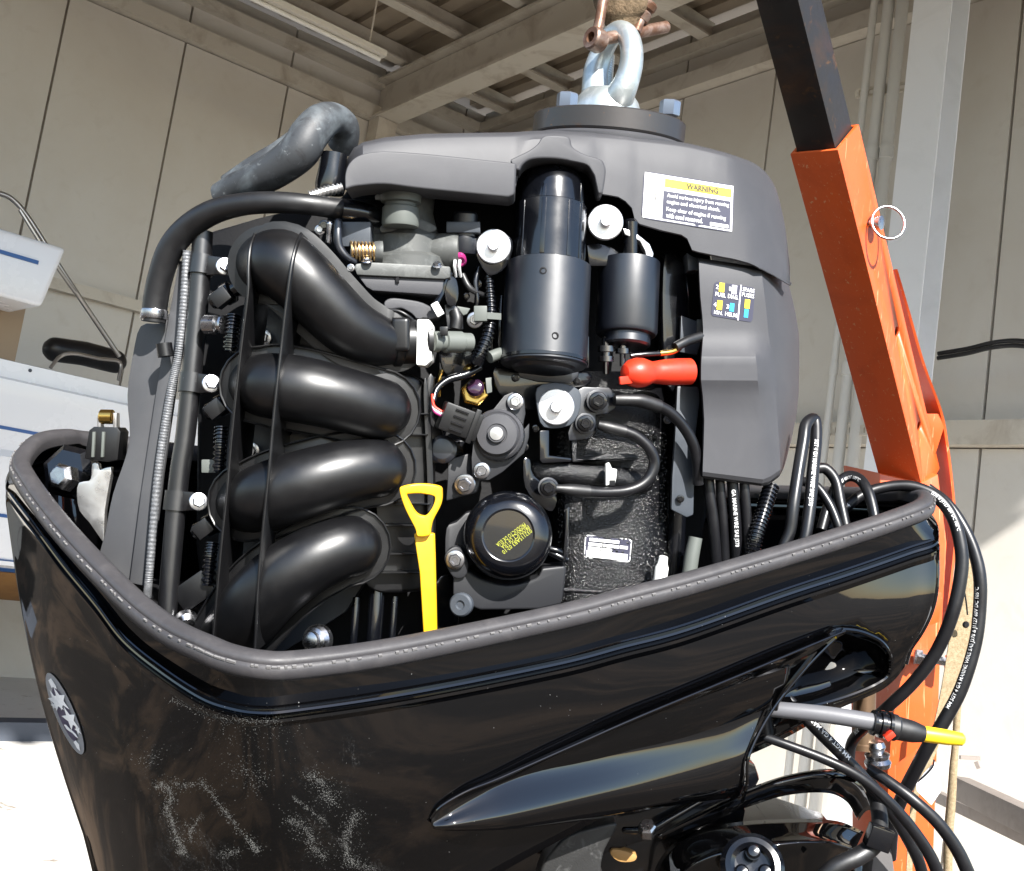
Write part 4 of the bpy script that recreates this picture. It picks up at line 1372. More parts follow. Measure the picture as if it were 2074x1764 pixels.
# ---------------------------------------------------------------- throttle body
thr = plate("throttle_body", cr(zl('E', (770, 1010), (770, 850), (830, 800), (960, 700), (1120, 660), (1260, 730), (1400, 780), (1440, 720), (1500, 800), (1540, 840), (1620, 850), (1600, 1060)), 3, True), 10, 55, DULL, motor, bevel=7, seg=4)
thr['label'] = "dull grey cast throttle body"
lathe("throttle_bore", q(*Z('E', 1110, 1040), 32), (0, -.05, 1), [(.042, -.01), (.042, .002), (.036, .006), (.035, .022), (.030, .028), (.026, .045), (.028, .06)], DULL, thr, 36)
lathe("shaft_boss", q(*Z('E', 1400, 930), 14), (1, -.12, .02), [(.014, -.01), (.016, 0), (.0165, .022), (.015, .026)], DULL, thr, 28)
plate("throttle_flange", zl('E', (560, 1100), (580, 1060), (760, 1045), (1530, 1085), (1590, 1090), (1590, 1210), (1530, 1225), (700, 1185), (590, 1180)), -14, 40, DULL, thr, bevel=1.6)
plate("throttle_base", zl('E', (600, 1190), (1530, 1225), (1525, 1330), (1480, 1400), (760, 1350), (690, 1310)), -10, 40, COVER, thr, bevel=2)
box("base_notch", q(*Z('E', 1025, 1230), -10.5), (.0028, .004, .006), DARKBLK, thr)
plate("bore_flap", cr(zl('E', (840, 720), (850, 650), (950, 600), (1040, 590), (1040, 690), (930, 720)), 3, True), 2, 12, DULL, thr, bevel=2)
plate("bore_flap", cr(zl('E', (1170, 600), (1220, 560), (1330, 600), (1440, 660), (1410, 720), (1260, 720), (1200, 650)), 3, True), 0, 12, DULL, thr, bevel=2)
tip_ = lathe("air_sensor", q(*Z('E', 1055, 660), -8), (.03, -.0, 1), [(.0, -.001), (.0160, -.0005), (.0168, .002), (.0165, .016), (.0145, .0175), (.0145, .020), (.018, .021), (.0185, .029), (.016, .0305), (.014, .036)], CAPGREY, motor, 28)
sp = []
a0, a1 = q(*Z('E', 520, 925), -2), q(*Z('E', 790, 935), -4)
ax_ = (a1 - a0).normalized()
u_ = ax_.orthogonal().normalized()
v_ = ax_.cross(u_)
for i in range(7 * 16 + 1):
    th = 2 * math.pi * i / 16
    sp.append(a0.lerp(a1, i / (7 * 16)) + (u_ * math.cos(th) + v_ * math.sin(th)) * .0082)
sweep("return_spring", sp, [.0011] * len(sp), BRASS, motor, 7)
lathe("spring_boss", a1, ax_, [(.0085, -.002), (.0095, .0), (.010, .006)], DULL, thr, 24)
lathe("spring_core", a0, ax_, [(.0055, 0), (.0055, .02)], ALU, thr, 16)
hose("throttle_lever", [Z('E', 390, 620) + (-6, 9), Z('E', 385, 760) + (-8, 9), Z('E', 400, 880) + (-8, 9), Z('E', 470, 980) + (-8, 8), Z('E', 560, 1040) + (-6, 7)], SATIN, motor, seg=12, rnd=(True, True))
bolt(motor, *Z('E', 195, 700), 2, 11, 'steel')
hose("link_rod", [Z('E', 300, 640) + (-4, 8), Z('E', 295, 720) + (-4, 6), Z('E', 290, 830) + (-2, 6)], STEEL, motor, seg=12, rnd=(True, True))
box("lever_block", q(*Z('E', 585, 765), 6), (.028, .02, .022), SLATE, motor, bevel=.001)
bolt(motor, *Z('E', 700, 1040), -16, 11, 'steel', d=(0, -.5, 1))
bolt(motor, *Z('E', 1450, 1080), -18, 10, 'steel', d=(.1, -.7, .7))
bolt(motor, *Z('E', 525, 1105), -12, 8, 'steel')
# injector-like sensor with magenta seal
isv = lathe("idle_valve", q(*Z('E', 1735, 930), 6), (.05, -.12, 1), [(.0125, -.002), (.0135, .002), (.013, .012), (.0115, .014), (.0115, .034), (.010, .036)], SATIN, motor, 24)
box("valve_bracket", q(*Z('E', 1735, 690), 0), (.031, .02, .010), SLATE, isv, bevel=.001)
lathe("valve_seal", q(*Z('E', 1685, 1020), -4), (.15, -.7, -.6), [(.0045, -.004), (.0068, -.002), (.0068, .002), (.005, .003), (.0035, .002)], PURPLE, isv, 24)
for dx in (-28, 22):
    hose("valve_wire", [Z('E', 1670 + dx, 1020) + (-9, 3.4), Z('E', 1665 + dx, 1100) + (-8, 3.2), Z('E', 1680 + dx, 1200) + (0, 3)], WHITE, isv, seg=8)
hose("wire_loop", [Z('E', 1600, 1160) + (-4, 4), Z('E', 1540, 1240) + (-8, 5), Z('E', 1500, 1380) + (-8, 5), Z('E', 1430, 1490) + (-10, 6)], GLOSS, motor, seg=8)
box("wire_splice", q(*Z('E', 1455, 1550), -14), (.007, .005, .013), LABELWHITE, motor, rot=Matrix.Rotation(rad(-30), 3, 'Y'), bevel=.001)
plate("wiring_bracket", zl('E', (1530, 1500), (1590, 1480), (1720, 1560), (1730, 1764), (1560, 1764)), 10, 6, SATIN, motor, bevel=1)

plate("intake_neck", cr(zl('E', (880, 1480), (950, 1430), (1100, 1440), (1300, 1480), (1450, 1580), (1440, 1640), (1250, 1660), (1180, 1600), (1060, 1540), (920, 1560)), 3, True), -4, 30, COVER, motor, bevel=3, seg=3)
hose("neck_ridge", [Z('E', 900, 1560) + (-8, 4), Z('E', 1030, 1570) + (-12, 4), Z('E', 1130, 1620) + (-14, 4), Z('E', 1210, 1690) + (-12, 4)], BLACKPL, motor, seg=10)
plate("wiring_bracket", cr(zl('E', (1540, 1180), (1600, 1160), (1660, 1240), (1680, 1380), (1650, 1500), (1560, 1500), (1530, 1380), (1500, 1280)), 2, True), 0, 6, GLOSS, motor, bevel=1)
plate("wiring_bracket", zl('E', (1660, 1515), (1805, 1540), (1770, 1600), (1730, 1615)), 4, 4, CAPGREY, motor, bevel=.6)
hose("rubber_elbow", [Z('E', 1640, 1560) + (8, 11), Z('E', 1665, 1660) + (6, 12), Z('E', 1650, 1760) + (6, 12)], RUBBER, motor, seg=16)
hose("loom", [Z('E', 1900, 1100) + (8, 6), Z('E', 1860, 1250) + (6, 6), Z('E', 1880, 1420) + (4, 5), Z('E', 1870, 1530) + (4, 4)], GLOSS, motor, seg=10)
hose("loom", [Z('E', 1720, 1180) + (8, 7), Z('E', 1780, 1300) + (4, 7), Z('E', 1850, 1360) + (4, 6), Z('E', 1950, 1400) + (8, 6)], RUBBER, motor, seg=10)
for x, y, r in ((968, 575, 9), (945, 600, 7)):
    bolt(motor, x, y, 18, r, 'black')
# powder left on the cowl where it was handled: loose grains along wiped streaks
SM = [([(780, 925), (830, 915), (862, 960), (850, 1010), (840, 1050), (868, 1090), (880, 1150), (900, 1200), (930, 1250)], 900, 9),
      ([(1010, 890), (1060, 950), (1120, 1030), (1170, 1090), (1240, 1180), (1300, 1250)], 420, 7),
      ([(1260, 1190), (1280, 1220), (1300, 1250)], 150, 8),
      ([(1555, 865), (1600, 890), (1640, 920)], 260, 15), ([(1630, 950), (1660, 980), (1685, 1005)], 240, 16),
      ([(1450, 1090), (1510, 1110), (1560, 1160), (1580, 1230), (1650, 1285)], 560, 15),
      ([(1810, 1055), (1770, 1110), (1742, 1180), (1750, 1270), (1785, 1310), (1890, 1342)], 900, 13),
      ([(890, 1252), (940, 1256)], 110, 6), ([(1120, 1262), (1205, 1250)], 110, 9),
      ([(1470, 970), (1560, 1040), (1645, 1100)], 160, 5), ([(950, 1160), (985, 1110), (1020, 1060)], 90, 6), ([(930, 1100), (960, 1150), (960, 1200)], 90, 8),
      ([(860, 482), (1000, 540), (1100, 578), (1250, 592), (1400, 585)], 420, 7), ([(880, 905), (930, 920), (1000, 905)], 120, 8),
      ([(1050, 640), (1200, 660), (1350, 640), (1500, 640)], 130, 40), ([(1150, 800), (1300, 860), (1280, 900), (1180, 830)], 200, 28), ([(680, 770), (760, 780), (790, 760)], 70, 24),
      ([(1000, 600), (1700, 1000)], 110, 130)]
Vd, Fd = [], []
for pts_, cnt_, wd in SM:
    cc = cr(pts_, 8)
    for _ in range(int(cnt_ * 1.5)):
        k = random.random() * (len(cc) - 1.001)
        i_ = int(k)
        f_ = k - i_
        w2 = wd * (.6 + 1.9 * random.random() ** 2) * (.6 + 1.0 * abs(math.sin(k * .9 + cnt_)))
        x = cc[i_][0] * (1 - f_) + cc[i_ + 1][0] * f_ + random.gauss(0, w2)
        y = cc[i_][1] * (1 - f_) + cc[i_ + 1][1] * f_ + random.gauss(0, w2)
        h1 = hit(COWL_TREE, *Z('9', x, y), .12)
        if h1 is None or h1.y > .1:
            continue
        s_ = random.choice((.0001, .00014, .0002, .0003))
        a = random.uniform(0, 6.3)
        u1_ = Vector((math.cos(a), -.15, math.sin(a))) * s_
        v1_ = Vector((-math.sin(a), -.1, math.cos(a))) * s_ * random.uniform(.5, 1)
        b = len(Vd)
        Vd += [h1 + u1_, h1 + v1_, h1 - u1_, h1 - v1_, h1 + Vector((0, -.00025, .0001))]
        Fd += [(b, b + 1, b + 4), (b + 1, b + 2, b + 4), (b + 2, b + 3, b + 4), (b + 3, b, b + 4)]
dust = mk("powder_grains", Vd, Fd, mat("polish_powder", (.105, .105, .10), .9), cowl, recalc=False, sharp=180)
dust['kind'] = 'stuff'

# ---------------------------------------------------------------- starter motor
def m_at(px, off):
    return mpx(px, off)
SA, SB = q(1119, 350, 8), q(1101, 742, -14)
sax = (SB - SA).normalized()
SL = (SB - SA).length
sc_ = SL / 392
starter = lathe("starter_motor", SA, sax, [(.0385, 190 * sc_), (.0405, 192 * sc_), (.0405, 388 * sc_), (.0385, 392 * sc_), (.030, 394 * sc_), (.028, 400 * sc_)], SATIN, motor, 56)
starter['label'] = "tall black cylindrical starter motor"
lathe("starter_case", SA, sax, [(.0335, 72 * sc_), (.0347, 74 * sc_), (.0347, 189 * sc_), (.033, 191 * sc_)], GLOSS, starter, 56)
lathe("starter_dome", SA, sax, [(.002, -10 * sc_), (.014, -8 * sc_), (.0215, -1 * sc_), (.0268, 8 * sc_), (.0302, 20 * sc_), (.0318, 34 * sc_), (.0325, 76 * sc_)], GLOSS, starter, 56)
for a in (-52, -12, 30, 58):
    d = Vector((math.sin(rad(a)), -math.cos(rad(a)), 0))
    d = (d - sax * d.dot(sax)).normalized()
    bar("case_rib", SA + sax * 76 * sc_ + d * .0342, SA + sax * 187 * sc_ + d * .0342, .0045 if abs(a) < 40 else .008, .0022, GLOSS, starter, up=d, bevel=.0006)
for a in (-14, 62):
    d = Vector((math.sin(rad(a)), -math.cos(rad(a)), 0))
    bar("dome_rib", SA + sax * 22 * sc_ + d * .0300, SA + sax * 74 * sc_ + d * .0326, .004, .003, GLOSS, starter, up=d, bevel=.0006)
ST2 = bvh(starter)
for px, py in (Z('5', 830, 668), Z('5', 905, 1078)):
    p = hit(ST2, px, py, .3)
    lathe("case_dimple", p, (0, -1, .1), [(.0034, -.001), (.0034, .0002), (.0022, .0004), (.002, -.0006)], DARKBLK, starter, 16)
lathe("end_ring", SA, sax, [(.0395, 376 * sc_), (.0415, 378 * sc_), (.0415, 384 * sc_), (.0395, 386 * sc_)], GLOSS, starter, 56)
plate("starter_foot", zl('5', (660, 1270), (1060, 1290), (1050, 1340), (1000, 1380), (800, 1370), (680, 1340)), 12, 40, SATIN, motor, bevel=1.5)
for x in (668, 1105):
    plate("through_bolt_ear", zl('5', (x - 12, 1090), (x + 14, 1080), (x + 14, 1280), (x - 10, 1280)), -2, 14, GLOSS, motor, bevel=1)

# solenoid
DARKST = mat("dark_plated_steel", (.16, .16, .17), .22, 1.0)
LA, LB = q(1275, 532, 14), q(1268, 690, 2)
lax = (LB - LA).normalized()
lk = (LB - LA).length / 158
sol = lathe("starter_solenoid", LA, lax, [(.0275, 0), (.030, 1 * lk), (.030, 140 * lk), (.0285, 147 * lk), (.0235, 149 * lk), (.0235, 166 * lk), (.0215, 170 * lk)], SATIN, motor, 48)
sol['label'] = "short black solenoid beside the starter"
plate("solenoid_bracket", zl('5', (1105, 500), (1180, 495), (1260, 520), (1330, 560), (1335, 470), (1370, 400), (1440, 440), (1510, 520), (1525, 610), (1480, 640), (1120, 640)), 2, 34, GLOSS, motor, bevel=2)
plate("bracket_crest", zl('5', (1335, 400), (1400, 420), (1500, 500), (1525, 560), (1515, 605), (1480, 605), (1475, 545), (1440, 480), (1345, 440)), -16, 18, ZINC, motor, bevel=1)
lathe("bracket_stud", q(*Z('5', 1380, 600), -8), (0, -.05, 1), [(.0072, 0), (.0072, .036), (.0055, .0385), (.005, .039)], GLOSS, motor, 24)
for x, y, r in ((1330, 1210, .0042), (1225, 1260, .0046)):
    st = lathe("terminal_stud", q(*Z('5', x, y + 60), 2), (0, 0, 1), [(r * .7, 0), (r * .7, .012), (r * 1.7, .012), (r * 1.7, .017), (r, .0175), (r, .021), (r * 1.9, .0215), (r * 1.9, .027), (r * .8, .0275), (r * .8, .036)], DARKST, motor, 12)
# big pale washers
bigbolt(motor, *Z('5', 517, 515), -10, 35)
bigbolt(motor, *Z('5', 1222, 363), -18, 36)
bigbolt(motor, *Z('6', 1000, 292), -10, 37)
plate("lug_boss", cr(zl('6', (890, 180), (1000, 150), (1130, 190), (1140, 300), (1080, 400), (930, 410), (890, 300)), 3, True), -6, 40, SLATE, motor, bevel=2)
plate("washer_boss", cr(zl('5', (410, 540), (520, 420), (640, 480), (600, 640), (500, 700), (440, 640)), 3, True), -4, 30, GLOSS, motor, bevel=2)

# red terminal boot, warm wire and its black sleeve
bt0, bt1 = q(*Z('5', 1425, 1312), -20), q(*Z('5', 1825, 1302), -8)
boot = lathe("red_boot", bt0, bt1 - bt0, [(.002, -.0165), (.008, -.0145), (.0125, -.009), (.0145, -.001), (.0140, .006), (.0118, .0125), (.0105, .0165), (.0112, .022), (.0125, .032), (.0130, .046), (.0130, .06)], RED, motor, 36)
boot['label'] = "bright red rubber terminal boot"
bar("boot_tab", q(*Z('5', 1310, 1362), -30), q(*Z('5', 1400, 1352), -26), .003, .0075, RED, boot, up=(0, 0, 1), bevel=.001)
hose("warm_wire", [Z('5', 1380, 1205) + (-10, 6), Z('5', 1480, 1195) + (-12, 6), Z('5', 1570, 1190) + (-12, 5)], GLOSS, motor, seg=10)
hose("warm_wire_tip", [Z('5', 1565, 1190) + (-12, 6), Z('5', 1640, 1180) + (-12, 6), Z('5', 1690, 1155) + (-10, 6)], GOLD, motor, seg=10)
hose("wire_sleeve", [Z('5', 1660, 1150) + (-12, 10), Z('5', 1740, 1110) + (-8, 10), Z('5', 1850, 1075) + (0, 10)], RUBBER, motor, seg=14)
# slate brackets on the right of the engine
plate("slate_bracket", zl('6', (1705, 170), (1830, 175), (1835, 260), (1800, 560), (1805, 700), (1800, 920), (1760, 935), (1670, 890), (1675, 700), (1690, 500)), 16, 10, SLATE, motor, bevel=2)
plate("slate_bracket", zl('5', (1735, 555), (1810, 600), (1815, 660), (1745, 670)), 14, 30, SLATE, motor, bevel=1)
plate("slate_bracket", zl('5', (1700, 950), (1835, 1000), (1830, 1080), (1800, 1200), (1690, 1180)), 26, 10, SLATE, motor, bevel=1)
plate("clip_frame", zl('5', (1800, 975), (1840, 975), (1838, 1055), (1798, 1055)), 20, 3, CAPGREY, motor, bevel=.5)
hose("drain_tube", [Z('6', 1770, 1300) + (14, 15), Z('6', 1790, 1160) + (14, 15), Z('6', 1812, 1050) + (14, 14)], CAPGREY, motor, seg=16)

# ---------------------------------------------------------------- crankcase with speckled paint
rows = []
for y in range(752, 1250, 12):
    r = []
    for k in range(25):
        a = -100 + 200 * k / 24
        x = 1236 + 118 * math.sin(rad(a))
        z = 52 - 52 * max(-.2, math.cos(rad(a)))
        if abs(a) < 48:
            z = 52 - 52 * math.cos(rad(48)) - (52 * (1 - math.cos(rad(48)))) * (1 - (abs(a) / 48) ** 3) * .55
        r.append(q(x, y, z + 18))
    rows.append(r)
crank = grid("crankcase", rows, CRINKLE, motor, sharp=60)
crank['label'] = "speckled black painted crankcase"
CK = bvh(crank)
hose("water_gallery", [Z('6', 860, 660) + (30, 20), Z('6', 960, 665) + (18, 25), Z('6', 1150, 690) + (16, 26), Z('6', 1300, 705) + (16, 26), Z('6', 1500, 730) + (26, 24)], CRINKLE, motor, seg=28, rnd=(True, True))
plate("casting_frame", zl('6', (905, 430), (960, 425), (960, 575), (1090, 590), (1090, 610), (920, 620), (905, 600)), -2, 34, GLOSS, motor, bevel=1.5)
plate("casting_frame", zl('6', (1090, 480), (1125, 480), (1120, 590), (1180, 600), (1300, 560), (1470, 570), (1480, 600), (1300, 610), (1095, 615)), 2, 34, CRINKLE, motor, bevel=2)
plate("casting_seam", zl('6', (1050, 860), (1080, 850), (1070, 1190), (1045, 1200), (1050, 1000)), -4, 40, CRINKLE, motor, bevel=1.5)
plate("seam_bead", zl('6', (1062, 880), (1080, 870), (1058, 1200), (1040, 1198)), -8, 10, GLOSS, motor, bevel=1.5)
plate("crank_flange", cr(zl('6', (810, 600), (850, 600), (870, 690), (1000, 800), (980, 900), (900, 860), (820, 760)), 3, True), 0, 40, GLOSS, motor, bevel=2)
for (x, y) in ((1085, 1355), (1200, 1362)):
    p = hit(CK, *Z('6', x, y), 1)
    if p:
        hose("cast_ledge", [Z('6', x - 60, y) + (2, 5), Z('6', x + 60, y + 6) + (2, 5)], CRINKLE, motor, n=2, seg=10, rnd=(True, True))
nut = plate("nylon_clip", zl('6', (1290, 625), (1310, 615), (1325, 650), (1355, 655), (1350, 705), (1345, 735), (1290, 750)), -18, 12, NYLON, motor, bevel=.8)
plate("clip_slot", zl('6', (1310, 718), (1345, 718), (1343, 750), (1310, 752)), -18.6, 6, DARKBLK, nut, bevel=.3)
lathe("white_tip", q(*Z('6', 1600, 1330), 6), (.15, 0, 1), [(.0065, 0), (.0068, .018), (.005, .022), (.0045, .0285), (.003, .0295)], NYLON, motor, 16)
# crankcase sticker
KQ = [Z('K', 420, 385), Z('K', 1770, 520), Z('K', 1715, 1195), Z('K', 380, 1050)]
lab = decal("maker_plate", KQ, CK, WHITE, crank, .6, poly=RB)
lab['label'] = "small black and white rounded sticker"
decal("plate_field", sub(KQ, .02, .035, .98, .965), CK, LABELBLK, lab, .9, poly=RB)
decal("plate_white", sub(KQ, .045, .66, .93, .945), CK, WHITE, lab, 1.2, 6, 2)
for u0, u1, v0 in ((.09, .27, .12), (.285, .56, .12), (.575, .73, .12), (.075, .37, .32), (.39, .44, .32), (.455, .73, .32), (.75, .92, .32), (.07, .22, .50), (.235, .335, .50), (.35, .58, .50)):
    decal("line", sub(KQ, u0, v0, u1, v0 + .13), CK, WHITE, lab, 1.2, 2, 1)

# ---------------------------------------------------------------- oil filter and its bracket
FC_ = q(1029, 1084, -26)
fax = Vector((.02, -1, .10)).normalized()
kf = mpx(1029, -26) * 1.07
filt = lathe("oil_filter", FC_, fax, [(82 * kf, -.075), (83 * kf, -.012), (84.5 * kf, -.010), (84.5 * kf, -.004), (82 * kf, .001), (77 * kf, .006), (68 * kf, .0105), (58 * kf, .0128), (50 * kf, .0136), (47.5 * kf, .0132), (46 * kf, .0126), (20 * kf, .0126), (.0005, .0126)], GLOSS, motor, 72, sharp=25)
filt['label'] = "round black oil filter cap with yellow stamp"
FT = bvh(filt)
def lq(a, b, c, d):
    return [Z('L', *a), Z('L', *b), Z('L', *c), Z('L', *d)]
# the stamp reads upside down, running from upper right to lower left
text_on("stamp", "032115AB3 02:10", bold=-.008, Q=lq((1329, 765), (759, 1215), (706, 1148), (1276, 698)), tree=FT, m=LIME, parent=filt, lift=.35)
text_on("stamp", "PRODUCT OF USA", bold=-.008, Q=lq((1275, 690), (735, 1112), (682, 1045), (1222, 623)), tree=FT, m=LIME, parent=filt, lift=.35)
text_on("stamp", "PRODUCTO DE EUA", bold=-.008, Q=lq((1205, 640), (640, 1068), (587, 1001), (1152, 573)), tree=FT, m=LIME, parent=filt, lift=.35)
plate("filter_bracket", cr(zl('6', (400, 1180), (470, 1230), (560, 1290), (720, 1330), (880, 1290), (920, 1230)), 3) + zl('6', (1050, 1215), (1060, 1235), (1040, 1400), (1030, 1440), (900, 1470), (560, 1475), (480, 1440), (400, 1390)), -2, 40, BLACKPL2, motor, bevel=3, seg=3)
plate("filter_ear", cr(zl('6', (350, 1180), (380, 1120), (440, 1110), (490, 1200), (470, 1280), (400, 1280)), 3, True), -8, 30, BLACKPL2, motor, bevel=2)
bolt(motor, *Z('6', 413, 1180), -10, 20, 'steel')
bolt(motor, *Z('6', 455, 1440), -16, 24, 'slate', d=(-.25, -1, .05))
plate("rear_housing", cr(zl('6', (360, 1000), (420, 960), (500, 900), (560, 1000), (540, 1150), (430, 1300), (360, 1200)), 3, True), 12, 30, BLACKPL2, motor, bevel=3)
for k, (x, y) in enumerate(zl('6', (960, 1115), (990, 1140))):
    hose("pipe_stub", [(x - 10, y - 2, 0, 7), (x + 14, y + 4 + k * 6, -4, 7), (x + 24, y + 8 + k * 6, -4, 6)], GLOSS, motor, seg=12, rnd=(True, True))

# ---------------------------------------------------------------- purge valve, plate and connector
plate("valve_plate", zl('6', (700, 225), (760, 200), (815, 235), (822, 330), (800, 440), (845, 385), (842, 470), (815, 560), (690, 670), (610, 718), (545, 722), (512, 690), (508, 590), (520, 480), (545, 390), (640, 300)), -8, 8, BLACKPL2, motor, bevel=1.2)
plate("valve_mount", zl('6', (370, 600), (500, 560), (560, 720), (540, 790), (360, 840), (370, 700)), 4, 20, BLACKPL2, motor, bevel=2)
bolt(motor, *Z('6', 762, 262), -12, 17, 'steel', d=(.05, -1, .05))
bolt(motor, *Z('6', 568, 662), -12, 17, 'steel')
bolt(motor, *Z('6', 470, 743), -4, 22, 'steel', d=(-.1, -1, -.1))
pvc = q(*Z('6', 662, 455), -10)
kv = mpx(1008, -10)
pv = lathe("purge_valve", pvc, (-.06, -1, .06), [(50 * kv, -.008), (52 * kv, -.004), (52 * kv, .003), (49 * kv, .005), (47 * kv, .006), (44 * kv, .0055), (42 * kv, .012), (40 * kv, .0135), (21 * kv, .0145), (20 * kv, .0135), (17.5 * kv, .0135), (17 * kv, .018)], COVER, motor, 48)
pv['label'] = "round grey valve with pale centre"
lathe("valve_centre", pvc + Vector((-.0012, -.018, .0012)), (-.06, -1, .06), [(14 * kv, -.004), (14 * kv, .0002), (13 * kv, .001), (.0005, .0014)], ALU, pv, 28)
lathe("valve_band", pvc, (-.06, -1, .06), [(50.5 * kv, -.012), (54 * kv, -.011), (54 * kv, -.003), (52 * kv, -.001)], STEEL, pv, 48)
ca, cb = q(*Z('6', 330, 335), -14), q(*Z('6', 545, 415), -18)
con = bar("valve_connector", ca, cb, .026, .022, BLACKPL, motor, up=(0, -1, 0), bevel=.002)
cdir = (cb - ca).normalized()
cs = cdir.cross(Vector((0, -1, 0))).normalized()
for s in (-.009, -.003, .003, .009):
    bar("connector_rib", ca + cdir * .012 + cs * s + Vector((0, -.0118, 0)), cb - cdir * .012 + cs * s + Vector((0, -.0118, 0)), .0016, .0024, GLOSS, con, up=(0, -1, 0))
bar("connector_collar", cb - cdir * .009, cb - cdir * .004, .032, .026, BLACKPL, con, up=(0, -1, 0), bevel=.001)
for k, m_ in enumerate((RED, WHITE, PURPLE)):
    hose("connector_wire", [Z('6', 335, 320 + k * 12) + (-14, 3), Z('6', 290, 285 + k * 14) + (-10, 3), Z('6', 280, 220 + k * 6) + (-4, 3)], m_, motor, seg=8)
# coolant sensor in gold nut with its tangle
lathe("gold_nut", q(*Z('6', 530, 215), 26), (-.05, -1, .15), [(.0125, 0), (.0135, .001), (.0135, .008), (.012, .009), (.0105, .0092), (.0105, .006)], GOLD, motor, 6)
lathe("sensor_glass", q(*Z('6', 530, 185), 16), (-.05, -1, .25), [(.0085, -.004), (.0085, .003), (.0065, .006), (.003, .0072)], mat("violet_gloss", (.03, .012, .03), .12, coat=.6), motor, 24)
lathe("gold_tip", q(*Z('6', 505, 105), 10), (-.2, -.6, .8), [(.004, 0), (.006, .002), (.006, .008), (.003, .0105)], GOLD, motor, 20)
plate("sensor_tag", zl('6', (590, 125), (625, 120), (628, 205), (598, 215)), 8, 2, CAPGREY, motor, bevel=.3)
hose("gold_tube", [Z('6', 335, 80) + (20, 5), Z('6', 320, 140) + (18, 5), Z('6', 318, 230) + (22, 5)], GOLD, motor, seg=10)
hose("loom", [Z('6', 560, 60) + (4, 7), Z('6', 470, 105) + (2, 8), Z('6', 370, 135) + (2, 8), Z('6', 305, 190) + (0, 7), Z('6', 285, 260) + (-4, 6)], GLOSS, motor, seg=10)
corr("wire_conduit", [Z('5', 480, 640) + (6, 8), Z('5', 495, 800) + (2, 9), Z('5', 500, 950) + (-2, 11), Z('5', 480, 1080) + (-6, 12), Z('5', 430, 1200) + (-6, 13), Z('5', 405, 1260) + (-4, 13)], GLOSS, motor, 26, .13)
box("cable_tie", q(*Z('5', 435, 940), -14), (.012, .008, .014), CAPGREY, motor, bevel=.001)
bar("tie_strap", q(*Z('5', 450, 950), -14), q(*Z('5', 560, 958), -10), .003, .006, CAPGREY, motor)
bolt(motor, *Z('5', 400, 980), 2, 17, 'steel')
hose("drain_spout", [Z('5', 490, 1215) + (-8, 12), Z('5', 560, 1190) + (-4, 12), Z('5', 640, 1185) + (4, 12)], CAPGREY, motor, seg=18)
plate("lower_bracket_dark", cr(zl('6', (250, 130), (290, 120), (280, 350), (330, 420), (370, 560), (340, 610), (250, 600), (240, 400)), 2, True), 6, 14, BLACKPL, motor, bevel=1.5)
lathe("fitting", q(*Z('6', 345, 540), 4), (-.1, -1, .1), [(.011, -.01), (.013, 0), (.013, .004), (.010, .006), (.009, .0062)], SATIN, motor, 28)

# ---------------------------------------------------------------- battery cable lugs and loop
def lug(px, py, off, r, ang):
    lg = bolt(motor, px, py, off - 3, r, 'black')
    plate("lug_tongue", [(px + r * 1.25 * math.cos(a), py + r * 1.25 * math.sin(a)) for a in [2 * math.pi * k / 16 for k in range(16)]], off, 4, SATIN, motor, bevel=.5)
lug(*Z('6', 1245, 258), -8, 19, 0)
lug(*Z('6', 1172, 388), -8, 17, 0)
lug(*Z('6', 955, 762), -16, 17, 0)
plate("lug_block", zl('6', (1130, 190), (1160, 175), (1310, 180), (1355, 225), (1345, 300), (1300, 330), (1230, 340), (1235, 440), (1180, 480), (1075, 490), (1070, 440), (1110, 330)), -2, 20, SATIN, motor, bevel=1.5)
hose("lug_barrel", [Z('6', 1340, 250) + (-12, 12), Z('6', 1440, 252) + (-14, 13), Z('6', 1500, 258) + (-14, 14), Z('6', 1600, 290) + (-12, 14)], RUBBER, motor, seg=18)
bc1 = hose("battery_cable", [Z('6', 1580, 280) + (-12, 11.5), Z('6', 1650, 315) + (-10, 11.5), Z('6', 1720, 380) + (-8, 11.5), Z('6', 1785, 480) + (-6, 11.5), Z('6', 1820, 600) + (-2, 11.5), Z('6', 1828, 740) + (4, 11.5)], CABLE, motor, seg=18)
hose("lug_barrel", [Z('6', 1245, 395) + (-10, 9), Z('6', 1300, 410) + (-12, 12), Z('6', 1400, 435) + (-14, 12.5)], RUBBER, motor, seg=18)
hose("cable_loop", [Z('6', 1390, 430) + (-14, 11), Z('6', 1470, 465) + (-16, 11), Z('6', 1540, 530) + (-18, 11.5), Z('6', 1572, 610) + (-18, 11.5), Z('6', 1550, 690) + (-18, 11.5), Z('6', 1490, 750) + (-18, 11.5), Z('6', 1400, 782) + (-18, 11.5), Z('6', 1280, 790) + (-18, 11.5), Z('6', 1180, 785) + (-18, 12)], CABLE, motor, seg=18)
hose("lug_barrel", [Z('6', 1190, 785) + (-18, 13), Z('6', 1090, 775) + (-18, 12.5), Z('6', 1030, 768) + (-18, 9), Z('6', 980, 765) + (-16, 8)], RUBBER, motor, seg=18)

# dark lower gear and studs near the rim
for x, y, r in ((722, 1270, 8), (800, 1268, 7), (764, 1256, 16)):
    hose("lower_stud", [(x, y - 60, 20, r), (x - 4, y, 16, r), (x - 8, y + 50, 14, r)], GLOSS, motor, n=2, seg=14)
db = lathe("drain_bolt", q(645, 1296, -24), (-.35, -.85, .1), [(.009, -.008), (.0135, -.002), (.0135, .004), (.011, .008), (.008, .0095), (.0075, .014), (.004, .0155)], STEEL, motor, 22)

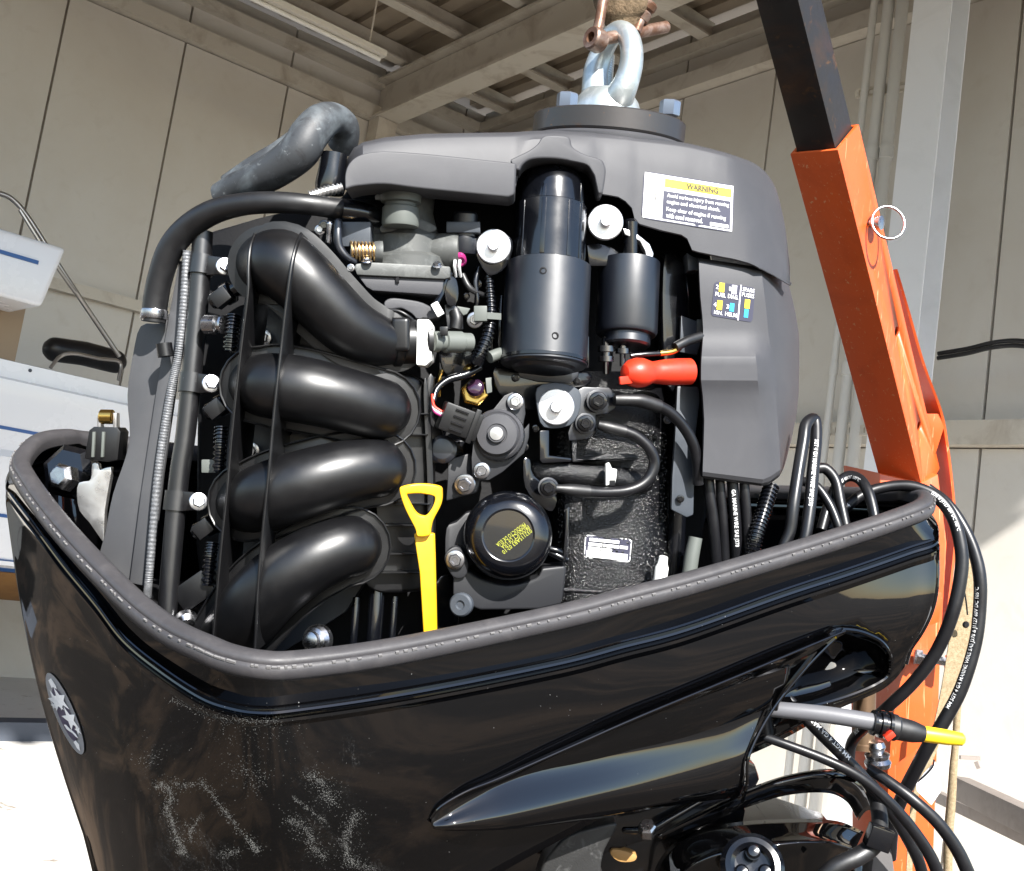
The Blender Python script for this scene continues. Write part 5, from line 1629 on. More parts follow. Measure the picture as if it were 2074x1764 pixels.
# dipstick
dip = plate("dipstick", [(838, 1080), (880, 1080), (882, 1150), (885, 1284), (858, 1288), (850, 1160)], -30, 8, YELLOW, motor, bevel=2, seg=3)
dip['label'] = "yellow plastic dipstick with a loop handle"
oo = [Z('6', 90, 780), Z('6', 110, 752), Z('6', 210, 738), Z('6', 320, 752), Z('6', 338, 790), Z('6', 330, 860), Z('6', 285, 950), Z('6', 272, 1000), Z('6', 262, 1040), Z('6', 195, 1045), Z('6', 180, 1000), Z('6', 120, 880)]
ii = [Z('6', 132, 805), Z('6', 150, 798), Z('6', 210, 796), Z('6', 280, 808), Z('6', 296, 825), Z('6', 284, 870), Z('6', 258, 910), Z('6', 238, 925), Z('6', 225, 925), Z('6', 205, 920), Z('6', 180, 900), Z('6', 150, 850)]
oc, ic = cr(oo, 5, True), cr(ii, 5, True)
n_ = len(oc)
fr = [q(*p, -38) for p in oc] + [q(*p, -38) for p in ic]
bk = [v + Vector((0, .010, 0)) for v in fr]
Fc = []
for k in range(n_):
    k2 = (k + 1) % n_
    Fc += [(k, k2, n_ + k2, n_ + k), (2 * n_ + k, 3 * n_ + k, 3 * n_ + k2, 2 * n_ + k2), (k, 2 * n_ + k, 2 * n_ + k2, k2), (n_ + k, n_ + k2, 3 * n_ + k2, 3 * n_ + k)]
mk("dipstick_handle", fr + bk, Fc, YELLOW, dip, bevel=.0022, bseg=3)

# ---------------------------------------------------------------- latch in the left corner
lat = plate("latch_lever", cr(zl('8', (580, 500), (620, 500), (630, 540), (700, 520), (690, 620), (660, 800), (655, 980), (640, 985), (560, 870), (500, 800), (482, 700), (495, 620), (560, 610), (575, 570)), 2, True), 70, 8, ALU, motor, bevel=1.5, absy=True)
lat['label'] = "bare aluminium cowl latch lever with roller"
plate("latch_block", zl('8', (560, 290), (590, 268), (740, 272), (760, 300), (740, 480), (670, 490), (530, 470)), 60, 24, BLACKPL, lat, bevel=1.5, absy=True)
for x in (590, 650):
    plate("block_slot", zl('8', (x - 8, 300), (x + 8, 300), (x, 460), (x - 16, 460)), 57, 5, CAPGREY, lat, bevel=.4, absy=True)
for x in (622, 722):
    plate("latch_fork", zl('8', (x - 12, 180), (x + 12, 180), (x + 12, 275), (x - 12, 275)), 66, 10, ALU, lat, bevel=1, absy=True)
lathe("latch_roller", E(*Z('8', 632, 205), 70), (1, 0, -.02), [(.0062, 0), (.0072, .001), (.0072, .012), (.0062, .013)], GOLD, lat, 20)
cb_ = lathe("corner_bolt", E(*Z('8', 415, 590), 95), (-.25, -.9, .2), [(.014, -.004), (.014, .008), (.011, .012), (.009, .013)], STEEL, motor, 6)
lathe("corner_cap", E(*Z('8', 440, 545), 115), (-.1, -.9, .3), [(.03, -.01), (.028, .004), (.02, .010)], GLOSS, motor, 6)

# ---------------------------------------------------------------- battery cables at the right
def abshose(name, dp, m, parent=motor, n=6, seg=18, **k):
    return hose(name, dp, m, parent, n, seg, absy=True, **k)
def cpath(dp, n=6):
    c = cr(dp, n)
    return [E(*p[:3]) for p in c], [p[3] * (1 + p[2] / 1000) / F for p in c]
WTXT = "MM SGT 4 GA MARINE WIRE SAE J378 & J1127 60V DC 105\u00b0C"
# four cables dropping out of the electrical cover
for i, (x0, x1, r) in enumerate(((1434, 1448, 11.5), (1457, 1465, 9.5), (1482, 1490, 11.5), (1506, 1512, 10))):
    dp = [(x0, 955, 112, r), (x0 + 3, 1000, 110, r), ((x0 + x1) / 2 + 4, 1060, 112, r), (x1 + 4, 1150, 118, r)]
    c = abshose("battery_cable", dp, CABLE)
    if i == 2:
        P, Rr = cpath(dp)
        text_tube("cable_print", "GA MARINE WIRE SAE J378", P, Rr, WHITE, c, .018, .0050)
corr("black_conduit", [(1562, 985, 128, 15), (1545, 1040, 112, 15), (1530, 1090, 104, 15), (1522, 1150, 104, 14)], GLOSS, motor, 22, .12, absy=True)
# tall loop in front of the side cover's edge
dp = [Z('12', 600, 660) + (110, 11.5), Z('12', 640, 560) + (112, 12), Z('12', 660, 400) + (116, 12.5), Z('12', 690, 200) + (128, 12.5), Z('12', 720, 20) + (140, 12.5), Z('12', 738, -90) + (150, 12), Z('12', 790, -118) + (160, 12), Z('12', 800, 0) + (150, 12), Z('12', 780, 200) + (132, 12.5), Z('12', 762, 400) + (120, 12.5), Z('12', 740, 560) + (112, 12.5), Z('12', 715, 680) + (108, 12)]
lp = abshose("cable_loop", dp, CABLE, n=7)
P, Rr = cpath([dp[7], dp[8], dp[9], dp[10], dp[11]])
text_tube("cable_print", "SGT 4 GA MARINE WIRE SAE J378", P, Rr, WHITE, lp, .004, .0052)
# smaller loops behind the rim
dp = [Z('12', 800, 180) + (190, 11), Z('12', 860, 185) + (190, 11), Z('12', 920, 260) + (186, 11), Z('12', 950, 400) + (176, 11), Z('12', 985, 560) + (166, 11)]
abshose("cable_loop", dp, CABLE)
dp = [Z('12', 720, 260) + (165, 9.5), Z('12', 800, 290) + (158, 9.5), Z('12', 880, 400) + (150, 9.5), Z('12', 930, 520) + (142, 9.5), Z('12', 950, 600) + (140, 9.5)]
abshose("cable_loop", dp, CABLE)
dp = [Z('12', 830, 560) + (180, 10.5), Z('12', 870, 420) + (190, 10.5), Z('12', 930, 280) + (200, 10.5), Z('12', 1000, 228) + (200, 11), Z('12', 1070, 250) + (190, 11), Z('12', 1120, 330) + (176, 11), Z('12', 1150, 440) + (166, 11), Z('12', 1165, 540) + (160, 11)]
lp = abshose("cable_loop", dp, CABLE)
P, Rr = cpath(dp)
text_tube("cable_print", "J1127 60V DC 105\u00b0C", P, Rr, WHITE, lp, .055, .0046, side=-.3)
# cable going over the rim and down outside: inner run
dpA = [Z('12', 880, 560) + (190, 10.5), Z('12', 960, 445) + (200, 11), Z('12', 1070, 350) + (206, 11), Z('12', 1200, 300) + (208, 11), Z('12', 1370, 288) + (204, 11.5), Z('12', 1520, 345) + (196, 12), Z('12', 1625, 460) + (188, 12.5), Z('12', 1680, 620) + (180, 13), Z('12', 1692, 800) + (174, 13.5), Z('12', 1640, 1060) + (170, 13.5), Z('12', 1540, 1300) + (176, 13), Z('11', 1400, 480) + (186, 12.5), Z('11', 1250, 625) + (200, 12), Z('11', 1120, 740) + (230, 11.5), Z('11', 1020, 850) + (260, 11), Z('11', 1000, 1000) + (270, 11)]
cA = abshose("battery_cable", dpA, CABLE)
P, Rr = cpath(dpA)
text_tube("cable_print", "J378 & J1127 60V DC 105\u00b0C", P, Rr, WHITE, cA, .135, .0046, side=.15)
text_tube("cable_print", "SGT 4", P, Rr, WHITE, cA, .022, .0046)
text_tube("cable_print", "MM", P, Rr, WHITE, cA, .455, .0050, side=-.5)
# outer run
dpB = [Z('12', 1480, 300) + (240, 11), Z('12', 1600, 395) + (232, 11.5), Z('12', 1690, 520) + (222, 12), Z('12', 1765, 680) + (212, 12.5), Z('12', 1805, 860) + (204, 13), Z('12', 1800, 1080) + (200, 13), Z('11', 1770, 270) + (196, 13), Z('11', 1690, 520) + (194, 13.5), Z('11', 1590, 710) + (196, 13.5), Z('11', 1490, 870) + (200, 13.5), Z('11', 1410, 1020) + (210, 13.5), Z('11', 1330, 1180) + (225, 13.5), Z('11', 1270, 1350) + (240, 13.5), Z('11', 1250, 1560) + (250, 13.5)]
cB = abshose("battery_cable", dpB, CABLE)
P, Rr = cpath(dpB)
P2, R2 = P[::-1], Rr[::-1]
tot = sum((b - a).length for a, b in zip(P2, P2[1:]))
# print reads upwards from the lower end
near = min(range(len(P2)), key=lambda i: (proj(P2[i])[0] - 1908) ** 2 + (proj(P2[i])[1] - 1428) ** 2)
s_at = sum((P2[i + 1] - P2[i]).length for i in range(near))
text_tube("cable_print", WTXT, P2, R2, WHITE, cB, s_at, .0056, side=.45)
# cables leaving under the scoop
dpC = [Z('11', 560, 520) + (130, 11.5), Z('11', 640, 600) + (126, 12), Z('11', 800, 770) + (120, 12.5), Z('11', 960, 930) + (116, 12.5), Z('11', 1100, 1080) + (118, 12.5), Z('11', 1210, 1210) + (124, 12), Z('11', 1330, 1390) + (134, 12), Z('11', 1420, 1560) + (140, 12), Z('11', 1470, 1720) + (146, 12)]
cC = abshose("battery_cable", dpC, CABLE)
P, Rr = cpath(dpC)
P2, R2 = P[::-1], Rr[::-1]
near = min(range(len(P2)), key=lambda i: (proj(P2[i])[0] - 1718) ** 2 + (proj(P2[i])[1] - 1535) ** 2)
s_at = sum((P2[i + 1] - P2[i]).length for i in range(near))
text_tube("cable_print", "MM SGT 4 GA MARINE", P2, R2, WHITE, cC, s_at, .0050, side=-.55)
dpD = [Z('11', 330, 780) + (112, 9), Z('11', 430, 805) + (106, 9), Z('11', 600, 860) + (98, 9.5), Z('11', 850, 955) + (92, 10), Z('11', 1060, 1060) + (90, 10.5), Z('11', 1230, 1200) + (92, 11), Z('11', 1380, 1370) + (96, 12), Z('11', 1500, 1550) + (100, 12.5), Z('11', 1570, 1720) + (104, 13)]
abshose("control_cable", dpD, CABLE)
dpE = [Z('11', 1120, 1010) + (140, 11), Z('11', 1240, 1090) + (128, 12), Z('11', 1400, 1210) + (116, 12.5), Z('11', 1550, 1350) + (112, 13), Z('11', 1670, 1520) + (112, 13.5), Z('11', 1760, 1720) + (112, 14)]
abshose("control_cable", dpE, CABLE)
# grey sleeve with black coupling and yellow plug
def dlathe(name, a, b, prof, m, parent, seg=28):
    A, B = E(*a), E(*b)
    L = (B - A).length
    kk = (1 + a[2] / 1000) / F
    return lathe(name, A, B - A, [(r * kk, h * L) for r, h in prof], m, parent, seg)
sl_ = abshose("control_sleeve", [Z('11', 440, 640) + (100, 16), Z('11', 560, 650) + (92, 16), Z('11', 850, 680) + (84, 17), Z('11', 1160, 728) + (80, 17.5)], GREYROD)
sl_['label'] = "grey sleeve ending in a black coupling and yellow plug"
cpl = dlathe("coupling", Z('11', 1140, 728) + (80,), Z('11', 1250, 750) + (80,), [(17, 0), (25, .02), (26, .15), (22, .2), (22, .36), (27, .4), (28, .6), (24, .66), (24, .8), (28, .84), (29, 1.0)], GLOSS, sl_)
dlathe("coupling_boot", Z('11', 1240, 752) + (80,), Z('11', 1455, 800) + (82,), [(27, 0), (27, .2), (24, .26), (23, .5), (22, .7), (19, .88), (17, 1.0)], RUBBER, sl_)
dlathe("yellow_plug", Z('11', 1440, 797) + (82,), Z('11', 1705, 835) + (84,), [(15.5, 0), (16, .05), (15.5, .6), (13, .95), (9, 1.0)], YELLOW2, sl_)
bar("coupling_tab", E(*Z('11', 1222, 828), 66), E(*Z('11', 1272, 790), 66), .006, .008, RED, sl_, up=(0, -1, 0), bevel=.001)
# bright fittings behind
dlathe("steering_end_nut", Z('11', 1180, 1010) + (280,), Z('11', 1168, 840) + (280,), [(16, 0), (24, .05), (27, .22), (22, .35), (24, .42), (25, .5), (22, .55), (14, .62), (18, .78), (14, .95), (8, 1.0)], STEEL, motor)
dlathe("tilt_tube", Z('11', 1100, 480) + (300,), Z('11', 1085, 900) + (290,), [(22, 0), (22, .9), (24, .92), (24, 1.0)], mat("bronze_tube", (.16, .10, .06), .35, .6), motor)

# ---------------------------------------------------------------- swivel bracket below the cowl
sw = []
def loft(name, secs, m, parent, n=6, sharp=60):
    cc = [cr(s, n) for s in secs]
    rows = [[E(*p) for p in c] for c in cc]
    cols = list(zip(*rows))
    rows2 = list(zip(*[cr(c, 4) for c in cols]))
    o = grid(name, [[Vector(v) for v in r] for r in rows2], m, parent, sharp=sharp)
    solidify(o, .004)
    return o
arch = loft("swivel_bracket", [
    [Z('A', 760, 640) + (120,), Z('A', 900, 560) + (116,), Z('A', 1080, 470) + (112,), Z('A', 1250, 395) + (116,), Z('A', 1450, 330) + (124,), Z('A', 1680, 300) + (140,), Z('A', 1830, 370) + (170,), Z('A', 1900, 520) + (190,)],
    [Z('A', 740, 660) + (108,), Z('A', 890, 590) + (102,), Z('A', 1080, 500) + (98,), Z('A', 1260, 420) + (102,), Z('A', 1450, 362) + (112,), Z('A', 1670, 335) + (128,), Z('A', 1800, 400) + (160,), Z('A', 1860, 530) + (182,)],
    [Z('A', 745, 690) + (112,), Z('A', 900, 640) + (108,), Z('A', 1090, 560) + (106,), Z('A', 1270, 490) + (112,), Z('A', 1450, 440) + (122,), Z('A', 1650, 430) + (140,), Z('A', 1760, 480) + (166,), Z('A', 1820, 580) + (186,)]], COWL, motor)
dome = loft("swivel_dome", [
    [Z('A', 700, 1000) + (150,), Z('A', 740, 800) + (140,), Z('A', 900, 650) + (132,), Z('A', 1150, 590) + (130,), Z('A', 1450, 570) + (136,), Z('A', 1700, 580) + (150,), Z('A', 1850, 640) + (170,)],
    [Z('A', 760, 1000) + (110,), Z('A', 830, 850) + (100,), Z('A', 960, 750) + (94,), Z('A', 1150, 690) + (92,), Z('A', 1450, 660) + (98,), Z('A', 1660, 670) + (112,), Z('A', 1810, 720) + (140,)],
    [Z('A', 830, 1000) + (92,), Z('A', 880, 860) + (84,), Z('A', 1000, 782) + (78,), Z('A', 1160, 740) + (76,), Z('A', 1430, 700) + (80,), Z('A', 1640, 695) + (94,), Z('A', 1800, 735) + (124,)],
    [Z('A', 860, 1020) + (92,), Z('A', 920, 900) + (88,), Z('A', 1030, 830) + (84,), Z('A', 1170, 790) + (82,), Z('A', 1420, 745) + (86,), Z('A', 1620, 735) + (98,), Z('A', 1780, 765) + (126,)],
    [Z('A', 900, 1100) + (120,), Z('A', 980, 1050) + (112,), Z('A', 1080, 1000) + (108,), Z('A', 1200, 980) + (106,), Z('A', 1400, 960) + (110,), Z('A', 1600, 950) + (124,), Z('A', 1750, 940) + (150,)]], COWL, motor)
dome['label'] = "glossy black dome of the swivel bracket"
hubc = E(*Z('A', 1245, 830), 64)
hub = lathe("pivot_hub", hubc, (-.1, -.85, .5), [(.030, -.02), (.031, 0), (.0305, .006), (.026, .011), (.021, .012), (.017, .009), (.0165, .0), (.0005, -.001)], GLOSS, motor, 48)
for a in (90, 210, 330):
    u1 = Vector((math.cos(rad(a)), 0, math.sin(rad(a))))
    lathe("hub_lobe", hubc + u1 * .013 + Vector((0, -.006, .004)), (-.1, -.85, .5), [(.007, -.004), (.007, .003), (.005, .006), (.0005, .007)], GLOSS, hub, 18)
plate("clamp_plate", cr(zl('A', (100, 1000), (110, 840), (170, 740), (260, 660), (420, 610), (520, 600), (450, 740), (430, 850), (440, 1000)), 3, True), 60, 40, mat("dusty_black_casting", (.02, .02, .02), .5, var=[(60, .55, .7, (.08, .08, .08))], bump=(500, .5, .5)), motor, bevel=6, seg=3, absy=True)
plate("clamp_back", cr(zl('A', (420, 1000), (440, 760), (520, 640), (640, 560), (760, 470), (980, 440), (1150, 430), (1200, 600), (900, 900), (800, 1000)), 3, True), 175, 20, GLOSS, motor, bevel=4, absy=True)
abshose("latch_arm", [Z('A', 560, 630) + (104, 7), Z('A', 700, 625) + (98, 8), Z('A', 800, 570) + (98, 7), Z('A', 970, 470) + (106, 7)], GLOSS, rnd=(True, True))
lathe("arm_bolt", E(*Z('A', 680, 625), 92), (-.1, -.6, .8), [(.009, -.006), (.009, .005), (.007, .007)], STEEL, motor, 6)
plate("anode", cr(zl('A', (480, 745), (520, 735), (620, 765), (610, 800), (540, 805), (495, 780)), 3, True), 128, 14, mat("ochre_anode", (.38, .21, .07), .6), motor, bevel=3, absy=True)
bnd = abshose("bundle_hose", [Z('11', 820, 1700) + (82, 17), Z('11', 930, 1610) + (80, 18), Z('11', 1060, 1550) + (82, 18), Z('11', 1160, 1470) + (92, 18), Z('11', 1190, 1360) + (108, 17), Z('11', 1180, 1250) + (124, 16), Z('11', 1150, 1140) + (140, 15), Z('11', 1080, 1050) + (165, 14)], RUBBER)
box("cable_tie", E(*Z('11', 1185, 1435), 80), (.024, .014, .022), GLOSS, motor, rot=Matrix.Rotation(rad(20), 3, 'Y'), bevel=.002)
plate("leg_casting", cr(zl('11', (1140, 1800), (1150, 1560), (1190, 1420), (1235, 1400), (1260, 1500), (1290, 1800)), 3, True), 150, 30, mat("grey_leg_paint", (.12, .115, .115), .45), motor, bevel=5, absy=True)
abshose("ground_wire", [Z('11', 330, 860) + (98, 4), Z('11', 325, 960) + (96, 4), Z('11', 318, 1060) + (98, 4)], STEEL)
# drive shaft housing running down out of the picture
plate("drive_leg", cr([(700, 1800), (1300, 1760), (1750, 1740), (1800, 2300), (1700, 3000), (1000, 3000), (800, 2300)], 3, True), 200, 160, GLOSS, motor, bevel=20, seg=3, absy=True)

# paint beads of the rough crankcase coat
Vb, Fb_ = [], []
PH = (1 + 5 ** .5) / 2
ICO = [Vector(v).normalized() for v in ((-1, PH, 0), (1, PH, 0), (-1, -PH, 0), (1, -PH, 0), (0, -1, PH), (0, 1, PH), (0, -1, -PH), (0, 1, -PH), (PH, 0, -1), (PH, 0, 1), (-PH, 0, -1), (-PH, 0, 1))]
ICF = ((0, 11, 5), (0, 5, 1), (0, 1, 7), (0, 7, 10), (0, 10, 11), (1, 5, 9), (5, 11, 4), (11, 10, 2), (10, 7, 6), (7, 1, 8), (3, 9, 4), (3, 4, 2), (3, 2, 6), (3, 6, 8), (3, 8, 9), (4, 9, 5), (2, 4, 11), (6, 2, 10), (8, 6, 7), (9, 8, 1))
def beads(tree, zone, n, key):
    for _ in range(n):
        x, y = random.uniform(zone[0], zone[2]), random.uniform(zone[1], zone[3])
        h1 = hit(tree, x, y, .05)
        if h1 is None:
            continue
        r = random.uniform(.0005, .0014)
        b = len(Vb)
        for v in ICO:
            Vb.append(h1 + Vector((v.x * r * 1.2, v.y * r * .8, v.z * r * 1.2)))
        Fb_.extend(tuple(b + k for k in f) for f in ICF)
beads(CK, (1130, 870, 1350, 1225), 2900, 0)
bd_ = mk("paint_beads", Vb, Fb_, mat("bead_gloss", (.006, .006, .007), .16, spec=1.0), crank, recalc=False, sharp=180)
bd_['kind'] = 'stuff'

# more dark castings in the gaps
plate("starter_bracket", cr([(1000, 742), (1060, 752), (1190, 752), (1186, 785), (1120, 792), (1095, 830), (1050, 825), (1008, 796)], 3, True), 14, 40, GLOSS, motor, bevel=3, seg=3)
plate("side_casting", cr([(1345, 515), (1372, 520), (1392, 560), (1398, 700), (1384, 785), (1350, 780), (1340, 640)], 3, True), 36, 40, GLOSS, motor, bevel=4, seg=3)
hose("side_pipe", [(1372, 820, 60, 17), (1378, 900, 56, 18), (1374, 1000, 54, 18), (1366, 1180, 54, 18)], GLOSS, motor, seg=20)
plate("block_web", cr([(892, 690), (930, 680), (958, 700), (955, 750), (925, 770), (895, 750)], 3, True), 30, 20, GLOSS, motor, bevel=3, seg=3)
plate("block_web", cr([(900, 905), (945, 890), (975, 930), (960, 960), (915, 965)], 3, True), 30, 20, GLOSS, motor, bevel=3, seg=3)
plate("block_web", cr([(880, 1180), (920, 1170), (930, 1260), (900, 1300), (870, 1290)], 3, True), 40, 20, GLOSS, motor, bevel=3, seg=3)
for x, y, r in ((1062, 905, 9), (1085, 868, 8), (1352, 850, 9), (1378, 1010, 8), (1045, 765, 8), (1170, 772, 8), (905, 700, 7)):
    bolt(motor, x, y, 12, r, 'black')
for x in (1000, 1016):
    hose("head_pipe", [(x, 600, 34, 7), (x - 3, 660, 30, 7), (x - 4, 735, 30, 7)], GLOSS, motor, seg=12)

plate("cowl_underside", cr([(960, 1700), (1100, 1660), (1250, 1610), (1400, 1570), (1500, 1530), (1540, 1580), (1480, 1650), (1350, 1690), (1200, 1740), (1050, 1800), (960, 1800)], 2, True), 132, 30, GLOSS, motor, bevel=4, absy=True)

# ================================================================== LIFTING GEAR
base = E(1232, 262, 150)
lift = mthing("lifting_flange", "round steel lifting flange with galvanised eye bolted on the motor", "lifting flange", base)
dax = Vector((-.075, -.10, 1)).normalized() if False else Vector((.085, -.10, 1)).normalized()
dc = E(1232, 272, 150)
lathe("flange_disc", dc, dax, [(.078, -.008), (.0795, -.006), (.0795, .0125), (.078, .014)], DISC, lift, 72)
lathe("flange_step", dc, dax, [(.083, -.022), (.084, -.02), (.084, -.012), (.08, -.009)], COVER, lift, 72)
for px, py in ((1139, 214), (1349, 240)):
    p = E(px, py, 150)
    bx_ = (px - 1232) / F * 1.13
    lathe("hex_bolt", dc + Vector((bx_, -.045 if px < 1200 else -.02, 0)) + dax * .0135, dax, [(.0105, 0), (.0108, .001), (.0108, .0135), (.0096, .015)], mat("blue_zinc_bolt", (.28, .33, .42), .35, .8), lift, 6)
lathe("eye_boss", E(1228, 222, 150), dax, [(.036, -.006), (.036, .0), (.033, .008), (.027, .016), (.022, .020)], GALV, lift, 36)
eye_pts = zl('2', (1440, 560, 158, 30), (1435, 470, 160, 27), (1440, 380, 162, 25), (1470, 290, 160, 23), (1510, 210, 152, 22), (1560, 170, 142, 21.5), (1608, 190, 132, 22), (1632, 260, 124, 23), (1630, 350, 120, 24), (1605, 440, 120, 26), (1570, 520, 126, 30), (1550, 570, 136, 32))
hose("lifting_eye", eye_pts, GALV, lift, n=6, seg=24, absy=True)
corr("stud_thread", zl('2', (1455, 560, 172, 26), (1460, 440, 176, 26), (1470, 300, 178, 26)), GALV, lift, 22, .04, absy=True, seg=20)
settle(lift, base)

base = E(1265, 60, 140)
shk = mthing("bow_shackle", "rusty brown bow shackle through the lifting eye", "shackle", base)
hose("shackle_bow", zl('2', (1440, 200, 118, 11), (1462, 100, 122, 10.5), (1475, 20, 128, 11), (1500, -60, 136, 12), (1560, -130, 146, 12), (1640, -130, 152, 12), (1700, -60, 154, 12), (1705, 30, 152, 10.5), (1680, 110, 148, 10), (1655, 175, 142, 10)), RUSTY, shk, n=6, seg=20, absy=True)
pa, pb = E(*Z('2', 1405, 225), 112), E(*Z('2', 1665, 175), 152)
lathe("shackle_pin", pa, pb - pa, [(.0065, .0), (.0065, .115)], RUSTY, shk, 20)
lathe("pin_eye", E(*Z('2', 1440, 215), 108), (-.75, -.65, .15), [(.0045, -.008), (.0105, -.008), (.012, -.005), (.012, .006), (.0105, .008), (.0055, .008), (.0045, .003), (.0045, -.008)], RUSTY, shk, 32)
lathe("shackle_nut", E(*Z('2', 1695, 60), 150), (.5, -.2, .8), [(.009, -.010), (.0105, -.008), (.0105, .0), (.009, .002), (.011, .004), (.011, .010), (.009, .012)], RUSTY, shk, 28)
settle(shk, base)
base = E(1263, 30, 142)
slg = mthing("webbing_sling", "brown woven lifting sling looped through the shackle", "sling", base)
hose("sling_loop", zl('2', (1440, -2200, 40, 44), (1500, -1400, 70, 44), (1540, -700, 110, 48), (1560, -200, 136, 54), (1575, -20, 140, 52), (1580, 60, 142, 46), (1582, 100, 144, 34)), WEB, slg, n=6, seg=20, absy=True, rnd=(False, True), flat=(1.1, .55))
settle(slg, base)

# ================================================================== ORANGE HOIST
Ft, Fb, Lt = E(1697, 303, 380), E(1865, 976, 670), E(1600, 312, 425)
bax = (Fb - Ft).normalized()
e1 = Lt - Ft
e1 = e1 - bax * e1.dot(bax)
wtube = e1.length
e2 = bax.cross(e1).normalized() * wtube
if e2.y < 0:
    e2 = -e2
base_w = MF @ E(1850, 1764, 700)
base_w.z = 0
hbase = MF.inverted() @ base_w
hoist = mthing("engine_hoist", "scratched orange engine hoist with a black inner boom tube", "engine hoist", hbase)
def sqtube(name, a, L, m, parent, inset=0.0, wall=.005, ext0=0.0):
    """hollow square tube from corner point a along the boom"""
    u1, u2 = e1.normalized(), e2.normalized()
    V = []
    for s in (ext0, L):
        for k in (inset, inset + wall):
            for c1, c2 in ((k, k), (wtube - k, k), (wtube - k, wtube - k), (k, wtube - k)):
                V.append(a + bax * s + u1 * c1 + u2 * c2)
    Fc = []
    for k in range(4):
        k2 = (k + 1) % 4
        Fc += [(k, k2, 8 + k2, 8 + k), (4 + k, 12 + k, 12 + k2, 4 + k2), (k, 4 + k, 4 + k2, k2), (8 + k, 8 + k2, 12 + k2, 12 + k)]
    return mk(name, V, Fc, m, parent, bevel=.0016, bseg=2)
Lb = (Fb - Ft).length
def cut_holes(o, cutters):
    """cut real holes through a mesh"""
    for c in cutters:
        b = o.modifiers.new("hole", 'BOOLEAN')
        b.operation = 'DIFFERENCE'
        b.solver = 'EXACT'
        b.object = c
    dg = bpy.context.evaluated_depsgraph_get()
    dg.update()
    me = bpy.data.meshes.new_from_object(o.evaluated_get(dg))
    o.modifiers.clear()
    o.data = me
    for c in cutters:
        bpy.data.objects.remove(c)
sleeve = sqtube("boom_sleeve", Ft, Lb + .03, ORANGE, hoist)
_t = bvh(sleeve)
cuts = []
for px, py in ((1817, 672), (1862, 863)):
    p = hit(_t, px, py, 0)
    if p:
        cuts.append(lathe("hole_cutter", p, -e1.normalized(), [(.0078, -.015), (.0078, .015)], None, hoist, 24))
cut_holes(sleeve, cuts)
sqtube("boom_tube", Ft, .4, BLACKSTEEL, hoist, inset=.0065, wall=.006, ext0=-.62)
# locking pin with pull ring on the bright face
HT = _t
u1, u2 = e1.normalized(), e2.normalized()
def on_face(px, py, lift=0):                     # point on the right-hand face
    return hit(HT, px, py, lift)
pin = on_face(1762, 452, 0)
lathe("locking_pin", pin, -u1, [(.006, -.01), (.006, .010), (.0095, .010), (.0095, .016), (.005, .017)], STEEL, hoist, 20)
rc_ = pin - u1 * .021 + Vector((.004, 0, 0))
rr = []
for k in range(33):
    a = 2 * math.pi * k / 32
    rr.append(rc_ + Vector((math.cos(a) * .0215, math.sin(a) * .006, math.sin(a) * .0225)))
sweep("pull_ring", rr, [.0018] * 33, STEEL, hoist, 10, caps=False)
for px, py in ((1817, 672), (1862, 863)):
    pass
# mast: orange box section, and the brace bar with its cross piece
def prism(name, dp, dy, m, parent, bevel=1.0):
    fr = [E(*p) for p in dp]
    n = len(fr)
    V = fr + [v + Vector(dy) for v in fr]
    Fc = [tuple(range(n)), tuple(range(2 * n - 1, n - 1, -1))] + [(i, i + n, (i + 1) % n + n, (i + 1) % n) for i in range(n)]
    return mk(name, V, Fc, m, parent, bevel=bevel / 1000.0)
mdep = (-.03, .085, .01)
prism("mast", [(1781, 958, 690), (1866, 977, 672), (1900, 960, 690), (1918, 1100, 690), (1905, 1320, 690), (1890, 1764, 690), (1880, 2600, 690), (1780, 2600, 690), (1800, 1764, 690), (1796, 1320, 690), (1790, 1100, 690)], mdep, ORANGE, hoist, 2)
gb = hit(HT, 1811, 544, 0)
def brace(name, pts, w, m):
    c = [E(*p) for p in pts]
    for a, b in zip(c, c[1:]):
        bar(name, a, b, .006, w, m, hoist, up=(u2 if abs((b - a).normalized().dot(u2)) < .9 else u1))
# side strap running beside the boom: wide thin bar seen nearly edge on
def ribbon(name, dp, dv, m, t=.004):
    c = cr(dp, 4)
    fr = [E(*p) for p in c]
    bk = [v + Vector(dv) for v in fr]
    sdv = Vector((t, 0, 0))
    rows = [fr, bk, [v + sdv for v in bk], [v + sdv for v in fr], fr]
    o = grid(name, rows, m, hoist, sharp=30)
    return o
ribbon("brace_strap", [(1812, 545, 545), (1840, 640, 600), (1869, 740, 640), (1903, 832, 685), (1916, 900, 700), (1927, 990, 710), (1933, 1080, 715), (1924, 1180, 715), (1910, 1300, 710)], (0, .13, 0), ORANGE)
prism("brace_web", [(1868, 838, 682), (1904, 838, 690), (1912, 866, 694), (1895, 920, 700), (1880, 890, 694)], (-.004, .09, 0), ORANGE, hoist, 1)
prism("mast_cheek", [(1862, 1215, 640), (1908, 1200, 650), (1902, 1260, 650), (1858, 1275, 642)], (-.01, .05, 0), ORANGE, hoist, 1)
prism("mast_cheek", [(1842, 1330, 640), (1898, 1320, 650), (1880, 1500, 650), (1800, 1560, 645), (1810, 1420, 640)], (-.01, .05, 0), ORANGE, hoist, 1)
mb = E(1862, 1335, 620)
lathe("cross_bolt", E(1852, 1330, 625), (1, -.1, -.15), [(.008, 0), (.012, .001), (.012, .010), (.007, .011), (.007, .045), (.012, .046), (.012, .058)], STEEL, hoist, 6)
prism("foot_plate", [(1600, 2560, 520), (2080, 2560, 520), (2080, 2600, 520), (1600, 2600, 520)], (0, .5, .0), ORANGE, hoist, 2)
